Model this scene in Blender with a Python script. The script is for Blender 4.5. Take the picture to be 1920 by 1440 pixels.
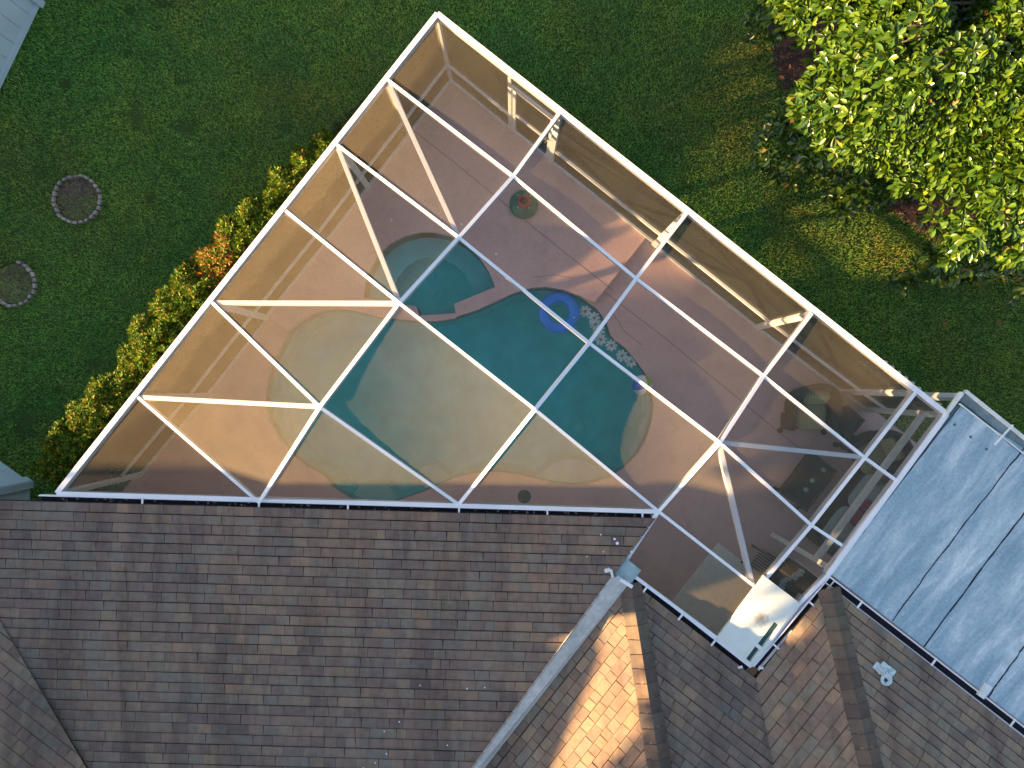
import bpy, bmesh, math, random
import numpy as np
from mathutils import Vector, Matrix
random.seed(7); rng = np.random.default_rng(11)
S = bpy.context.scene
for o in list(bpy.data.objects): bpy.data.objects.remove(o)
# ------------------------------------------------------------------ camera, world, sun
CH = 13.07; F = 1333.0                      # camera height over the lower deck, focal length in photo pixels
cam = bpy.data.cameras.new('camera'); cob = bpy.data.objects.new('camera', cam); S.collection.objects.link(cob)
cob.location = (0, 0, CH); cob.rotation_euler = (0, 0, 0)
cam.sensor_width = 36; cam.lens = 36*F/1920; cam.clip_end = 500; S.camera = cob
SUN_AZ, SUN_EL = math.radians(17), math.radians(12.5)      # south of due left, elevation
to_sun = Vector((-math.cos(SUN_AZ)*math.cos(SUN_EL), -math.sin(SUN_AZ)*math.cos(SUN_EL), math.sin(SUN_EL)))
W = bpy.data.worlds.new('World'); S.world = W; W.use_nodes = True
wn = W.node_tree.nodes; wl = W.node_tree.links
sky = wn.new('ShaderNodeTexSky'); sky.sky_type = 'NISHITA'; sky.sun_disc = False
sky.sun_elevation = SUN_EL; sky.sun_rotation = math.atan2(to_sun.x, to_sun.y)
sky.air_density = 0.75; sky.dust_density = 1.0; sky.ozone_density = 0.0
wl.new(sky.outputs[0], wn['Background'].inputs[0]); wn['Background'].inputs[1].default_value = 0.05
sl = bpy.data.lights.new('sun', 'SUN'); so = bpy.data.objects.new('sun', sl); S.collection.objects.link(so)
sl.energy = 5.0; sl.angle = math.radians(0.55); sl.color = (1.0, 0.63, 0.29)
so.rotation_euler = to_sun.to_track_quat('Z', 'Y').to_euler(); so.location = (-20, -5, 20)
S.view_settings.view_transform = 'Standard'; S.view_settings.look = 'None'
S.view_settings.exposure = 3.05; S.view_settings.gamma = 1.0
S.render.engine = 'CYCLES'
S.cycles.transparent_max_bounces = 24; S.cycles.max_bounces = 10
# ------------------------------------------------------------------ helpers
C = S.collection
ORD = ['first','second','third','fourth','fifth','sixth','seventh','eighth','ninth','tenth','eleventh','twelfth','thirteenth','fourteenth','fifteenth','sixteenth','seventeenth','eighteenth','nineteenth','twentieth','twenty-first','twenty-second','twenty-third','twenty-fourth','twenty-fifth','twenty-sixth','twenty-seventh','twenty-eighth','twenty-ninth','thirtieth']
U = Vector((.7874, -.6164)); V = Vector((-.6164, -.7874))     # plan directions of the two beam families
def P(px, py, z=0.0):
    k = (CH-z)/F
    return Vector(((px-960)*k, -(py-720)*k, z))
def uvp(u, v, z=0.0):
    p = U*u + V*v
    return Vector((p.x, p.y, z))
def mat(name):
    m = bpy.data.materials.new(name); m.use_nodes = True
    nt = m.node_tree; return m, nt.nodes, nt.links, nt.nodes['Principled BSDF']
def simple(name, col, rough=.6, spec=.5, var=0.0, scale=8.0, metal=0.0, bump=0.0, bscale=60):
    m, n, l, b = mat(name)
    b.inputs['Base Color'].default_value = (*col, 1); b.inputs['Roughness'].default_value = rough
    b.inputs['Specular IOR Level'].default_value = spec; b.inputs['Metallic'].default_value = metal
    tc = n.new('ShaderNodeTexCoord')
    if var:
        nz = n.new('ShaderNodeTexNoise'); nz.inputs['Scale'].default_value = scale; nz.inputs['Detail'].default_value = 6
        l.new(tc.outputs['Object'], nz.inputs['Vector'])
        r = n.new('ShaderNodeValToRGB'); r.color_ramp.elements[0].position = .3; r.color_ramp.elements[1].position = .7
        r.color_ramp.elements[0].color = (*[c*(1-var) for c in col], 1)
        r.color_ramp.elements[1].color = (*[min(1, c*(1+var)) for c in col], 1)
        l.new(nz.outputs['Fac'], r.inputs[0]); l.new(r.outputs[0], b.inputs['Base Color'])
    if bump:
        nz = n.new('ShaderNodeTexNoise'); nz.inputs['Scale'].default_value = bscale; nz.inputs['Detail'].default_value = 4
        l.new(tc.outputs['Object'], nz.inputs['Vector'])
        bp = n.new('ShaderNodeBump'); bp.inputs['Strength'].default_value = bump; bp.inputs['Distance'].default_value = .01
        l.new(nz.outputs['Fac'], bp.inputs['Height']); l.new(bp.outputs[0], b.inputs['Normal'])
    return m
def noise(n, l, scale, detail=5, rough=.5, dist=0, coord='Object', vec=None):
    if vec is None:
        tc = n.new('ShaderNodeTexCoord'); vec = tc.outputs[coord]
    nz = n.new('ShaderNodeTexNoise'); nz.inputs['Scale'].default_value = scale; nz.inputs['Detail'].default_value = detail
    nz.inputs['Roughness'].default_value = rough; nz.inputs['Distortion'].default_value = dist
    l.new(vec, nz.inputs['Vector']); return nz.outputs['Fac']
def ramp(n, l, fac, stops, interp='LINEAR'):
    r = n.new('ShaderNodeValToRGB'); r.color_ramp.interpolation = interp
    e = r.color_ramp.elements
    e[0].position, e[0].color = stops[0][0], (*stops[0][1], 1)
    e[1].position, e[1].color = stops[-1][0], (*stops[-1][1], 1)
    for p, c in stops[1:-1]:
        x = e.new(p); x.color = (*c, 1)
    l.new(fac, r.inputs[0]); return r.outputs[0]
def mixc(n, l, fac, a, b, mode='MIX'):
    m = n.new('ShaderNodeMixRGB'); m.blend_type = mode
    for i, v in ((0, fac), (1, a), (2, b)):
        if isinstance(v, (int, float)): m.inputs[i].default_value = v
        elif isinstance(v, tuple): m.inputs[i].default_value = (*v, 1)
        else: l.new(v, m.inputs[i])
    return m.outputs[0]
def link(name, me, m=None, parent=None):
    o = bpy.data.objects.new(name, me); C.objects.link(o)
    if m is not None: me.materials.append(m)
    if parent is not None:
        o.parent = parent
        bpy.context.view_layer.update() if False else None
        o.matrix_parent_inverse = Matrix.Translation(-Vector(parent.location)) if tuple(parent.location) != (0,0,0) and parent.rotation_euler[2] == 0 and parent.parent is None and parent.type == 'EMPTY' else Matrix.Identity(4)
    return o
def bmobj(name, bm, m, parent=None, smooth=False, recalc=True):
    if recalc: bmesh.ops.recalc_face_normals(bm, faces=bm.faces)
    me = bpy.data.meshes.new(name); bm.to_mesh(me); bm.free()
    if smooth:
        for p in me.polygons: p.use_smooth = True
    return link(name, me, m, parent)
def empty(name, loc, label, cat, group=None):
    o = bpy.data.objects.new(name, None); C.objects.link(o); o.location = loc
    o['label'] = label; o['category'] = cat
    if group: o['group'] = group
    return o
def tag(o, label, cat, group=None):
    o['label'] = label; o['category'] = cat
    if group: o['group'] = group
    return o
def struct(o): o['kind'] = 'structure'; return o
def poly(bm, pts):
    return bm.faces.new([bm.verts.new(p) for p in pts])
def prism(bm, pts2, z0, z1):
    """closed prism over a plan polygon; z0 and z1 may be functions"""
    f0 = z0 if callable(z0) else (lambda p: z0); f1 = z1 if callable(z1) else (lambda p: z1)
    lo = [bm.verts.new((p[0], p[1], f0(p))) for p in pts2]; hi = [bm.verts.new((p[0], p[1], f1(p))) for p in pts2]
    n = len(pts2)
    bm.faces.new(hi); bm.faces.new(lo[::-1])
    for i in range(n): bm.faces.new([lo[i], lo[(i+1) % n], hi[(i+1) % n], hi[i]])
def slab_with_holes(bm, outer, holes, z0, z1, zf=None):
    """triangulated flat slab with holes, with sides"""
    loops = [outer]+holes
    for z in (z1,):
        vs_all = []; edges = []
        for lp in loops:
            vs = [bm.verts.new((p[0], p[1], z)) for p in lp]; vs_all.append(vs)
            for i in range(len(vs)): edges.append(bm.edges.new((vs[i], vs[(i+1) % len(vs)])))
        bmesh.ops.triangle_fill(bm, edges=edges, use_beauty=True)
    for vs in vs_all:
        lo = [bm.verts.new((v.co.x, v.co.y, z0)) for v in vs]; n = len(vs)
        for i in range(n): bm.faces.new([lo[i], lo[(i+1) % n], vs[(i+1) % n], vs[i]])
def bar(bm, a, b, w, h, up=None, ext=0.0):
    """box bar from a to b, width w (horizontal), height h, top face on the a-b line"""
    a = Vector(a); b = Vector(b); d = (b-a).normalized(); a = a-d*ext; b = b+d*ext
    up = up or Vector((0, 0, 1))
    if abs(d.dot(up)) > .98: up = Vector((U.x, U.y, 0))
    s = d.cross(up).normalized()*w/2; t = s.cross(d).normalized()
    if t.dot(up) < 0: t = -t
    q = [a-s, a+s, b+s, b-s]
    top = [bm.verts.new(p) for p in q]; bot = [bm.verts.new(p-t*h) for p in q]
    bm.faces.new(top); bm.faces.new(bot[::-1])
    for i in range(4): bm.faces.new([bot[i], bot[(i+1) % 4], top[(i+1) % 4], top[i]])
def post(bm, x, y, z0, z1, w):
    c = [Vector((x, y))+U*sx*w/2+V*sy*w/2 for sx, sy in ((-1, -1), (1, -1), (1, 1), (-1, 1))]
    prism(bm, c, z0, z1)
def box(bm, c, sx, sy, sz, rz=0.0, bev=0.0):
    M = Matrix.Translation(c) @ Matrix.Rotation(rz, 4, 'Z') @ Matrix.Diagonal((sx, sy, sz, 1))
    r = bmesh.ops.create_cube(bm, size=1, matrix=M)
    if bev:
        es = list({e for v in r['verts'] for e in v.link_edges})
        bmesh.ops.bevel(bm, geom=es, offset=bev, segments=2, affect='EDGES', profile=.6)
def lathe(bm, prof, cx, cy, cz=0, n=32):
    rings = []
    for r, z in prof:
        if r < 1e-5: rings.append([bm.verts.new((cx, cy, cz+z))])
        else: rings.append([bm.verts.new((cx+r*math.cos(2*math.pi*i/n), cy+r*math.sin(2*math.pi*i/n), cz+z)) for i in range(n)])
    for a, b in zip(rings, rings[1:]):
        for i in range(n):
            j = (i+1) % n
            if len(a) == 1 and len(b) == 1: continue
            if len(a) == 1: bm.faces.new([a[0], b[i], b[j]])
            elif len(b) == 1: bm.faces.new([a[i], a[j], b[0]])
            else: bm.faces.new([a[i], a[j], b[j], b[i]])
def npmesh(name, verts, faces, nper):
    me = bpy.data.meshes.new(name); nf = len(faces)
    me.vertices.add(len(verts)); me.vertices.foreach_set('co', np.asarray(verts, dtype=np.float32).ravel())
    me.loops.add(nf*nper); me.loops.foreach_set('vertex_index', np.asarray(faces, dtype=np.int32).ravel())
    me.polygons.add(nf); me.polygons.foreach_set('loop_start', np.arange(0, nf*nper, nper, dtype=np.int32))
    me.update(calc_edges=True); return me
def smooth_loop(pts, it=2):
    for _ in range(it):
        out = []
        for i in range(len(pts)):
            a = Vector(pts[i]); b = Vector(pts[(i+1) % len(pts)])
            out += [a*.75+b*.25, a*.25+b*.75]
        pts = out
    return pts
def offset_loop(pts, d):
    n = len(pts); out = []
    area = sum(pts[i].x*pts[(i+1) % n].y-pts[(i+1) % n].x*pts[i].y for i in range(n))
    sg = 1 if area > 0 else -1
    for i in range(n):
        t = (pts[(i+1) % n]-pts[i-1]); t = Vector((t.x, t.y)).normalized()
        out.append(Vector((pts[i].x+sg*t.y*d, pts[i].y-sg*t.x*d)))
    return out
# ------------------------------------------------------------------ materials
white = simple('white_aluminium', (.80, .80, .82), .35, .5, .04, 3)
white_d = simple('weathered_white', (.70, .72, .70), .5, .4, .10, 6)
def screen_mat(name, a, col, tw=.35):
    m, n, l, b = mat(name); n.remove(b)
    out = n['Material Output']
    lw = n.new('ShaderNodeLayerWeight'); lw.inputs['Blend'].default_value = .5
    inv = n.new('ShaderNodeMath'); inv.operation = 'SUBTRACT'; inv.inputs[0].default_value = 1.03; l.new(lw.outputs['Facing'], inv.inputs[1])
    rec = n.new('ShaderNodeMath'); rec.operation = 'DIVIDE'; rec.inputs[0].default_value = 1.0; l.new(inv.outputs[0], rec.inputs[1])
    pw = n.new('ShaderNodeMath'); pw.operation = 'POWER'; pw.inputs[0].default_value = 1-a; l.new(rec.outputs[0], pw.inputs[1])
    op = n.new('ShaderNodeMath'); op.operation = 'SUBTRACT'; op.inputs[0].default_value = 1.0; l.new(pw.outputs[0], op.inputs[1])
    # round threads: the normal leans every way around the sheet's own
    tc = n.new('ShaderNodeTexCoord'); wnz = n.new('ShaderNodeTexNoise'); wnz.inputs['Scale'].default_value = 900; wnz.inputs['Detail'].default_value = 1
    l.new(tc.outputs['Object'], wnz.inputs['Vector'])
    sub = n.new('ShaderNodeVectorMath'); sub.operation = 'SUBTRACT'; sub.inputs[1].default_value = (.5, .5, .5); l.new(wnz.outputs['Color'], sub.inputs[0])
    sc = n.new('ShaderNodeVectorMath'); sc.operation = 'SCALE'; sc.inputs['Scale'].default_value = 1.8; l.new(sub.outputs[0], sc.inputs[0])
    geo = n.new('ShaderNodeNewGeometry')
    ad = n.new('ShaderNodeVectorMath'); ad.operation = 'ADD'; l.new(geo.outputs['Normal'], ad.inputs[0]); l.new(sc.outputs[0], ad.inputs[1])
    nm = n.new('ShaderNodeVectorMath'); nm.operation = 'NORMALIZE'; l.new(ad.outputs[0], nm.inputs[0])
    dirt = noise(n, l, 2.2, 5, .6, .4)
    c = mixc(n, l, dirt, tuple(x*.75 for x in col), tuple(min(1, x*1.25) for x in col))
    df = n.new('ShaderNodeBsdfDiffuse'); l.new(c, df.inputs[0]); l.new(nm.outputs[0], df.inputs['Normal'])
    tl = n.new('ShaderNodeBsdfTranslucent'); l.new(c, tl.inputs[0]); l.new(nm.outputs[0], tl.inputs['Normal'])
    mx = n.new('ShaderNodeMixShader'); mx.inputs[0].default_value = tw; l.new(df.outputs[0], mx.inputs[1]); l.new(tl.outputs[0], mx.inputs[2])
    tr = n.new('ShaderNodeBsdfTransparent')
    fx = n.new('ShaderNodeMixShader'); l.new(op.outputs[0], fx.inputs[0]); l.new(tr.outputs[0], fx.inputs[1]); l.new(mx.outputs[0], fx.inputs[2])
    l.new(fx.outputs[0], out.inputs[0]); return m
scr_roof = screen_mat('roof_screen_mesh', .275, (.185, .158, .112), .03)
scr_wall = screen_mat('shaded_wall_mesh', .46, (.012, .017, .019))  # north-east wall mesh, coloured darker so that it looks unlit
scr_west = screen_mat('sunlit_wall_mesh', .60, (.038, .033, .025))  # west wall mesh, a lighter copy coloured to look sunlit
def shingle_mat(name, tint=(1, 1, 1), k=1.0):
    m, n, l, b = mat(name)
    g = n.new('ShaderNodeNewGeometry')
    c = ramp(n, l, g.outputs['Random Per Island'], [(0, (.108, .098, .100)), (.25, (.132, .117, .112)), (.5, (.148, .126, .113)), (.72, (.122, .128, .126)), (.88, (.146, .138, .124)), (1, (.175, .148, .122))])
    big = noise(n, l, .55, 4, .6); sm = noise(n, l, 260, 3, .8); mid = noise(n, l, 9, 4, .7)
    c = mixc(n, l, 1.0, c, ramp(n, l, big, [(.3, (.86, .87, .92)), (.7, (1.18, 1.07, .97))]), 'MULTIPLY')
    c = mixc(n, l, 1.0, c, ramp(n, l, mid, [(.25, (.8, .8, .8)), (.75, (1.18, 1.18, 1.18))]), 'MULTIPLY')
    tc2 = n.new('ShaderNodeTexCoord'); m2 = n.new('ShaderNodeMapping'); m2.inputs['Scale'].default_value = (2.6, .35, .35); l.new(tc2.outputs['Object'], m2.inputs[0])
    stain = noise(n, l, 1.0, 5, .6, .2, vec=m2.outputs[0])
    c = mixc(n, l, 1.0, c, ramp(n, l, stain, [(.36, (.72, .71, .72)), (.54, (1, 1, 1)), (.75, (1.12, 1.1, 1.06))]), 'MULTIPLY')
    c = mixc(n, l, 1.0, c, ramp(n, l, sm, [(.3, (.78, .78, .78)), (.7, (1.26, 1.25, 1.24))]), 'MULTIPLY')
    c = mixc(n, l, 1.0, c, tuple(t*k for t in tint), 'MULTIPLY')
    l.new(c, b.inputs['Base Color']); b.inputs['Roughness'].default_value = .95; b.inputs['Specular IOR Level'].default_value = .15
    bp = n.new('ShaderNodeBump'); bp.inputs['Strength'].default_value = .6; bp.inputs['Distance'].default_value = .003
    l.new(sm, bp.inputs['Height']); l.new(bp.outputs[0], b.inputs['Normal']); return m
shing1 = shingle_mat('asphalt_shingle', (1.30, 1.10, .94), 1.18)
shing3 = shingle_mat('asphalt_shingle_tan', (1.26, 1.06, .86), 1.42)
def deck_mat(name, k=1.0):
    m, n, l, b = mat(name)
    big = noise(n, l, .8, 5, .6); sm = noise(n, l, 45, 6, .7); st = noise(n, l, 3.0, 6, .65, .6)
    c = ramp(n, l, big, [(.3, (.58*k, .37*k, .335*k)), (.7, (.67*k, .45*k, .40*k))])
    c = mixc(n, l, 1.0, c, ramp(n, l, sm, [(.3, (.86, .86, .86)), (.7, (1.12, 1.12, 1.12))]), 'MULTIPLY')
    c = mixc(n, l, 1.0, c, ramp(n, l, st, [(.25, (.87, .86, .86)), (.45, (1, 1, 1)), (.8, (1.06, 1.06, 1.05))]), 'MULTIPLY')
    l.new(c, b.inputs['Base Color']); b.inputs['Roughness'].default_value = .75
    bp = n.new('ShaderNodeBump'); bp.inputs['Strength'].default_value = .3; bp.inputs['Distance'].default_value = .002
    l.new(sm, bp.inputs['Height']); l.new(bp.outputs[0], b.inputs['Normal']); return m
deckm = deck_mat('painted_concrete', 1.12); copem = deck_mat('coping_concrete', 1.2)
plaster = simple('pool_plaster', (.24, .90, .88), .7, .3, .12, 2.5)
plaster_step = simple('pale_pool_plaster', (.78, .90, .84), .7, .3, .08, 3)
darkjoint = simple('joint_filler', (.20, .13, .12), .9)
soil = simple('soil', (.12, .08, .06), .95, .2, .5, 20, bump=.6)
black = simple('black_wicker', (.018, .022, .024), .6, .4, .3, 60, bump=.5, bscale=200)
blackglass = simple('dark_glass', (.01, .03, .035), .12, .6)
# grass
def grass_ground():
    m, n, l, b = mat('lawn_soil')
    a = noise(n, l, 1.2, 6, .65); f = noise(n, l, 120, 3, .7)
    c = ramp(n, l, a, [(.3, (.030, .062, .014)), (.7, (.055, .085, .022))])
    c = mixc(n, l, 1.0, c, ramp(n, l, f, [(.3, (.5, .5, .5)), (.7, (1.6, 1.6, 1.5))]), 'MULTIPLY')
    l.new(c, b.inputs['Base Color']); b.inputs['Roughness'].default_value = 1; b.inputs['Specular IOR Level'].default_value = .1; return m
def grass_blade():
    m, n, l, b = mat('grass_blade')
    g = n.new('ShaderNodeNewGeometry')
    a = noise(n, l, .9, 6, .62, .5); f = noise(n, l, 5, 4, .6)
    c = ramp(n, l, g.outputs['Random Per Island'], [(0, (.105, .265, .032)), (.5, (.19, .41, .058)), (.9, (.32, .50, .10)), (1, (.52, .52, .24))])
    c = mixc(n, l, 1.0, c, ramp(n, l, a, [(.3, (.55, .80, .85)), (.5, (1, 1, .9)), (.72, (1.6, 1.15, .8))]), 'MULTIPLY')
    c = mixc(n, l, 1.0, c, ramp(n, l, f, [(.3, (.72, .72, .8)), (.7, (1.25, 1.22, 1.1))]), 'MULTIPLY')
    g2 = noise(n, l, .28, 4, .6); c = mixc(n, l, 1.0, c, ramp(n, l, g2, [(.36, (1.12, .80, .85)), (.5, (1, 1, 1)), (.66, (.80, 1.08, 1.05))]), 'MULTIPLY')
    l.new(c, b.inputs['Base Color']); b.inputs['Roughness'].default_value = .6; b.inputs['Specular IOR Level'].default_value = .25
    return m
def leaf_mat(name, stops, rough=.35, spec=.5, trans=.25):
    m, n, l, b = mat(name)
    g = n.new('ShaderNodeNewGeometry')
    c = ramp(n, l, g.outputs['Random Per Island'], stops)
    l.new(c, b.inputs['Base Color']); b.inputs['Roughness'].default_value = rough; b.inputs['Specular IOR Level'].default_value = spec
    tl = n.new('ShaderNodeBsdfTranslucent'); tc = mixc(n, l, 1.0, c, (1.3, 1.25, .5), 'MULTIPLY'); l.new(tc, tl.inputs[0])
    mx = n.new('ShaderNodeMixShader'); mx.inputs[0].default_value = trans
    l.new(b.outputs[0], mx.inputs[1]); l.new(tl.outputs[0], mx.inputs[2]); l.new(mx.outputs[0], n['Material Output'].inputs[0]); return m
bark = simple('bark', (.10, .075, .055), .9, .2, .35, 30, bump=.6)
mag_leaf = leaf_mat('magnolia_leaf', [(0, (.012, .038, .006)), (.4, (.034, .085, .008)), (.75, (.065, .125, .010)), (.987, (.11, .17, .012)), (.996, (.30, .18, .06)), (1, (.36, .15, .05))], .28, .6, .22)
hedge_leaf = leaf_mat('hedge_leaf', [(0, (.020, .065, .006)), (.45, (.055, .125, .008)), (.8, (.12, .19, .012)), (.9, (.20, .20, .02)), (1, (.42, .22, .04))], .65, .15, .22)
hedge_gold = leaf_mat('hedge_gold_leaf', [(0, (.04, .10, .010)), (.5, (.12, .17, .018)), (.7, (.32, .19, .04)), (1, (.42, .17, .06))], .65, .15, .22)
hedge_dark = leaf_mat('hedge_dark_leaf', [(0, (.022, .060, .010)), (.6, (.05, .105, .015)), (1, (.13, .15, .025))], .4, .45, .25)
# ------------------------------------------------------------------ plan of the enclosure
ZE = 2.42
nodes = {'W0': (820, 25, 0), 'W1': (725, 148, 0), 'W2': (630, 270, 0), 'W3': (535, 395, 0), 'W4': (397, 567, 0), 'W5': (258, 745, 0), 'W6': (106, 925, 0),
 'B10': (1050, 210, 0), 'B11': (962, 330, .18), 'B12': (860, 445, .44), 'B13': (748, 568, .88), 'B14': (599, 763, .84), 'B15': (485, 942, 0),
 'B20': (1288, 399, 0), 'B21': (1193, 522, .18), 'B22': (1105, 643, .44), 'B23': (1003, 768, .80), 'B24': (860, 946, 0),
 'B30': (1523, 587, 0), 'B31': (1432, 705, .18), 'B32': (1350, 830, .42), 'B33': (1235, 959, 0), 'B34': (1173, 1053, 0),
 'B40': (1718, 735, 0), 'B41': (1622, 858, .12), 'B42': (1522, 985, 0), 'B43': (1434, 1088, 0),
 'B50': (1776, 776, 0), 'B51': (1680, 900, 0), 'B52': (1580, 1023, 0), 'B53': (1553, 1078, 0),
 'E3': (1413, 1098, 0), 'S1': (1190, 1081, 0), 'S2': (1345, 1197, 0), 'S3': (1410, 1249, 0), 'Q1': (1500, 1131, 0)}
N = {k: P(a, b, ZE+c) for k, (a, b, c) in nodes.items()}
def plan(k): return Vector((N[k].x, N[k].y))
# ------------------------------------------------------------------ ground and lawn
UP = .12                                   # upper deck step
pool_px = [(496,747),(500,716),(507,685),(522,658),(542,622),(563,604),(584,591),(605,584),(626,581),(647,581),(667,584),(688,589),(713,595),(738,598),(776,602),(797,602),(855,595),(893,583),(927,568),(960,552),(993,542),(1023,539),(1057,545),(1090,558),(1120,580),(1137,603),(1144,627),(1152,637),(1173,653),(1193,677),(1210,700),(1220,727),(1226,760),(1223,787),(1213,820),(1197,850),(1170,877),(1140,897),(1107,907),(1073,910),(1040,907),(1007,898),(973,890),(940,885),(907,885),(873,891),(847,898),(826,908),(792,923),(751,937),(730,943),(705,946),(680,943),(659,936),(636,922),(620,910),(605,891),(592,884),(574,876),(551,857),(522,822),(503,785)]
pool = [P(x, y, .0).to_2d() for x, y in pool_px]
spa_px = [(681,558),(684,530),(693,505),(708,480),(730,458),(755,444),(785,436),(815,436),(845,443),(875,460),(900,484),(918,512),(928,538),(905,548),(878,559),(851,570),(855,592),(786,592),(780,574),(745,570),(712,564)]
spa = [P(x, y, UP).to_2d() for x, y in spa_px]
w0, w6 = plan('W0'), plan('W6'); b50 = plan('B50')
Wn = (w0-w6).normalized(); Wout = Vector((-Wn.y, Wn.x))      # outward normal of the west wall
deck_outer = [w0-U*.06-V*.06, b50+U*.1-V*.06, b50+U*8-V*.06, b50+U*8+V*12, w6+V*7+U*2, w6+V*.6-U*.06]
BIG = [Vector((-70, -70)), Vector((70, -70)), Vector((70, 70)), Vector((-70, 70))]
bm = bmesh.new(); slab_with_holes(bm, BIG, [deck_outer], -.6, -.08)
lawn = struct(bmobj('lawn_ground', bm, grass_ground()))
bm = bmesh.new(); slab_with_holes(bm, deck_outer, [pool, spa], -.35, 0.0)
deck = struct(bmobj('pool_deck', bm, deckm))
# raised part of the deck
i0 = pool_px.index((542,622)); i1 = pool_px.index((1120,580))
up_outer = [w0-U*.05-V*.05, P(1213, 443, UP).to_2d(), P(1116, 566, UP).to_2d()]
north = [P(x, y, 0).to_2d() for x, y in pool_px[i0:i1]][::-1]
# the spillway: the raised slab is cut back between pool and spa
up_outer += north+[P(497, 588, UP).to_2d()]
kk = [k for k in range(len(up_outer))]
bm = bmesh.new(); slab_with_holes(bm, up_outer, [spa], .004, UP)
updeck = struct(bmobj('raised_pool_deck', bm, copem))
# joints and cracks in the concrete
def strip(name, pts, z, w, m, parent=None):
    bm = bmesh.new()
    for a, b in zip(pts, pts[1:]): bar(bm, P(*a, z), P(*b, z), w, .003)
    return bmobj(name, bm, m, parent)
struct(strip('deck_joint', [(773,243),(850,303),(923,363),(1063,477),(1150,545)], UP+.003, .008, darkjoint))
struct(strip('deck_joint', [(1130,545),(1240,628),(1345,715),(1470,818),(1560,890)], .003, .008, darkjoint))
struct(strip('deck_crack', [(1148,587),(1160,603),(1167,618),(1180,628),(1205,648)], .003, .007, darkjoint))
struct(strip('deck_crack', [(1000,520),(1040,515),(1075,522)], UP+.003, .006, darkjoint))
# pool basin
def floor_z(p):
    x = p[0]
    return -1.15 - .45*min(1, max(0, (x+1.2)/2.4))
bm = bmesh.new()
n = len(pool); offp = pool
top = [bm.verts.new((p.x, p.y, -.02)) for p in offp]; inner = [Vector((p.x*.98+(-.75)*.02, p.y*.98+(-.1)*.02)) for p in offp]
midr = [bm.verts.new((p.x, p.y, floor_z(p)+.25)) for p in offp]; bot = [bm.verts.new((p.x, p.y, floor_z(p))) for p in inner]
for a, b in ((top, midr), (midr, bot)):
    for i in range(n): bm.faces.new([a[i], a[(i+1) % n], b[(i+1) % n], b[i]])
bmesh.ops.triangle_fill(bm, edges=[bm.edges.get((bot[i], bot[(i+1) % n])) for i in range(n)], use_beauty=True)
pool_o = struct(bmobj('pool_basin', bm, plaster))
bm = bmesh.new()
def steps(bm, px, z, zb=-1.5):
    prism(bm, [P(x, y, z).to_2d() for x, y in px], zb, z)
steps(bm, [(1005,894),(1036,869),(1067,859),(1099,865),(1130,881),(1146,899),(1107,912),(1073,916),(1040,912),(1007,904)], -.42)
steps(bm, [(1224,769),(1205,790),(1192,817),(1182,842),(1176,872),(1199,856),(1217,822),(1228,787)], -.42)
steps(bm, [(784,884),(792,875),(805,870),(820,874),(834,884),(846,900),(820,912),(800,920)], -.42)
steps(bm, [(661,930),(676,907),(726,907),(750,938),(730,948),(705,952),(680,948)], -.40)
steps(bm, [(1005,548),(1030,556),(1052,553),(1062,546),(1023,534)], -.40)
bmobj('pool_bench', bm, plaster_step, pool_o)
# tile band below the coping
tile = simple('waterline_tile', (.22, .34, .34), .3, .5, .3, 30)
bm = bmesh.new()
for i in range(n):
    a, b = offset_loop(pool, -.006)[i] if False else pool[i], pool[(i+1) % n]
    c = Vector((-.75, -.1)); a2 = a+(c-a).normalized()*.008; b2 = b+(c-b).normalized()*.008
    bm.faces.new([bm.verts.new((a2.x, a2.y, -.02)), bm.verts.new((b2.x, b2.y, -.02)), bm.verts.new((b2.x, b2.y, -.2)), bm.verts.new((a2.x, a2.y, -.2))])
bmobj('tile_band', bm, tile, pool_o)
drainm = simple('drain_cover', (.75, .95, .9), .5)
for px, py in ((1097,693), (1087,802)):
    p = P(px, py, -1.5); bm = bmesh.new(); lathe(bm, [(0, .035), (.10, .03), (.125, 0)], p.x, p.y, floor_z(p)+.01, 24)
    bmobj('drain_cover', bm, drainm, pool_o, True)
# spa basin with a bench ring
deep_px = [(738,548),(745,522),(760,503),(780,488),(805,482),(832,486),(855,498),(873,517),(885,538),(890,560),(852,574),(800,578),(760,572)]
deep = [P(x, y, -.35).to_2d() for x, y in deep_px]
bm = bmesh.new(); slab_with_holes(bm, spa, [deep], -.35, -.35)
for lp, z0, z1 in ((spa, -.35, UP-.02), (deep, -.95, -.35)):
    a = [bm.verts.new((p.x, p.y, z0)) for p in lp]; b = [bm.verts.new((p.x, p.y, z1)) for p in lp]
    for i in range(len(lp)): bm.faces.new([a[i], a[(i+1) % len(lp)], b[(i+1) % len(lp)], b[i]])
poly(bm, [(p.x, p.y, -.95) for p in deep])
spa_o = struct(bmobj('spa_basin', bm, plaster))
for (px, py, r) in ((810,549,.075), (813,518,.035)):
    p = P(px, py, -.95); bm = bmesh.new(); lathe(bm, [(0, .03), (r*.8, .03), (r, 0)], p.x, p.y, -.945, 20); bmobj('drain_cover', bm, drainm, spa_o, True)
# spillway: lowered ledge between spa and pool
bm = bmesh.new(); prism(bm, [P(x, y, .03).to_2d() for x, y in ((784,593),(856,588),(856,597),(820,603),(780,603))], -.3, UP+.006)
struct(bmobj('spa_spillway', bm, copem))
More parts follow.
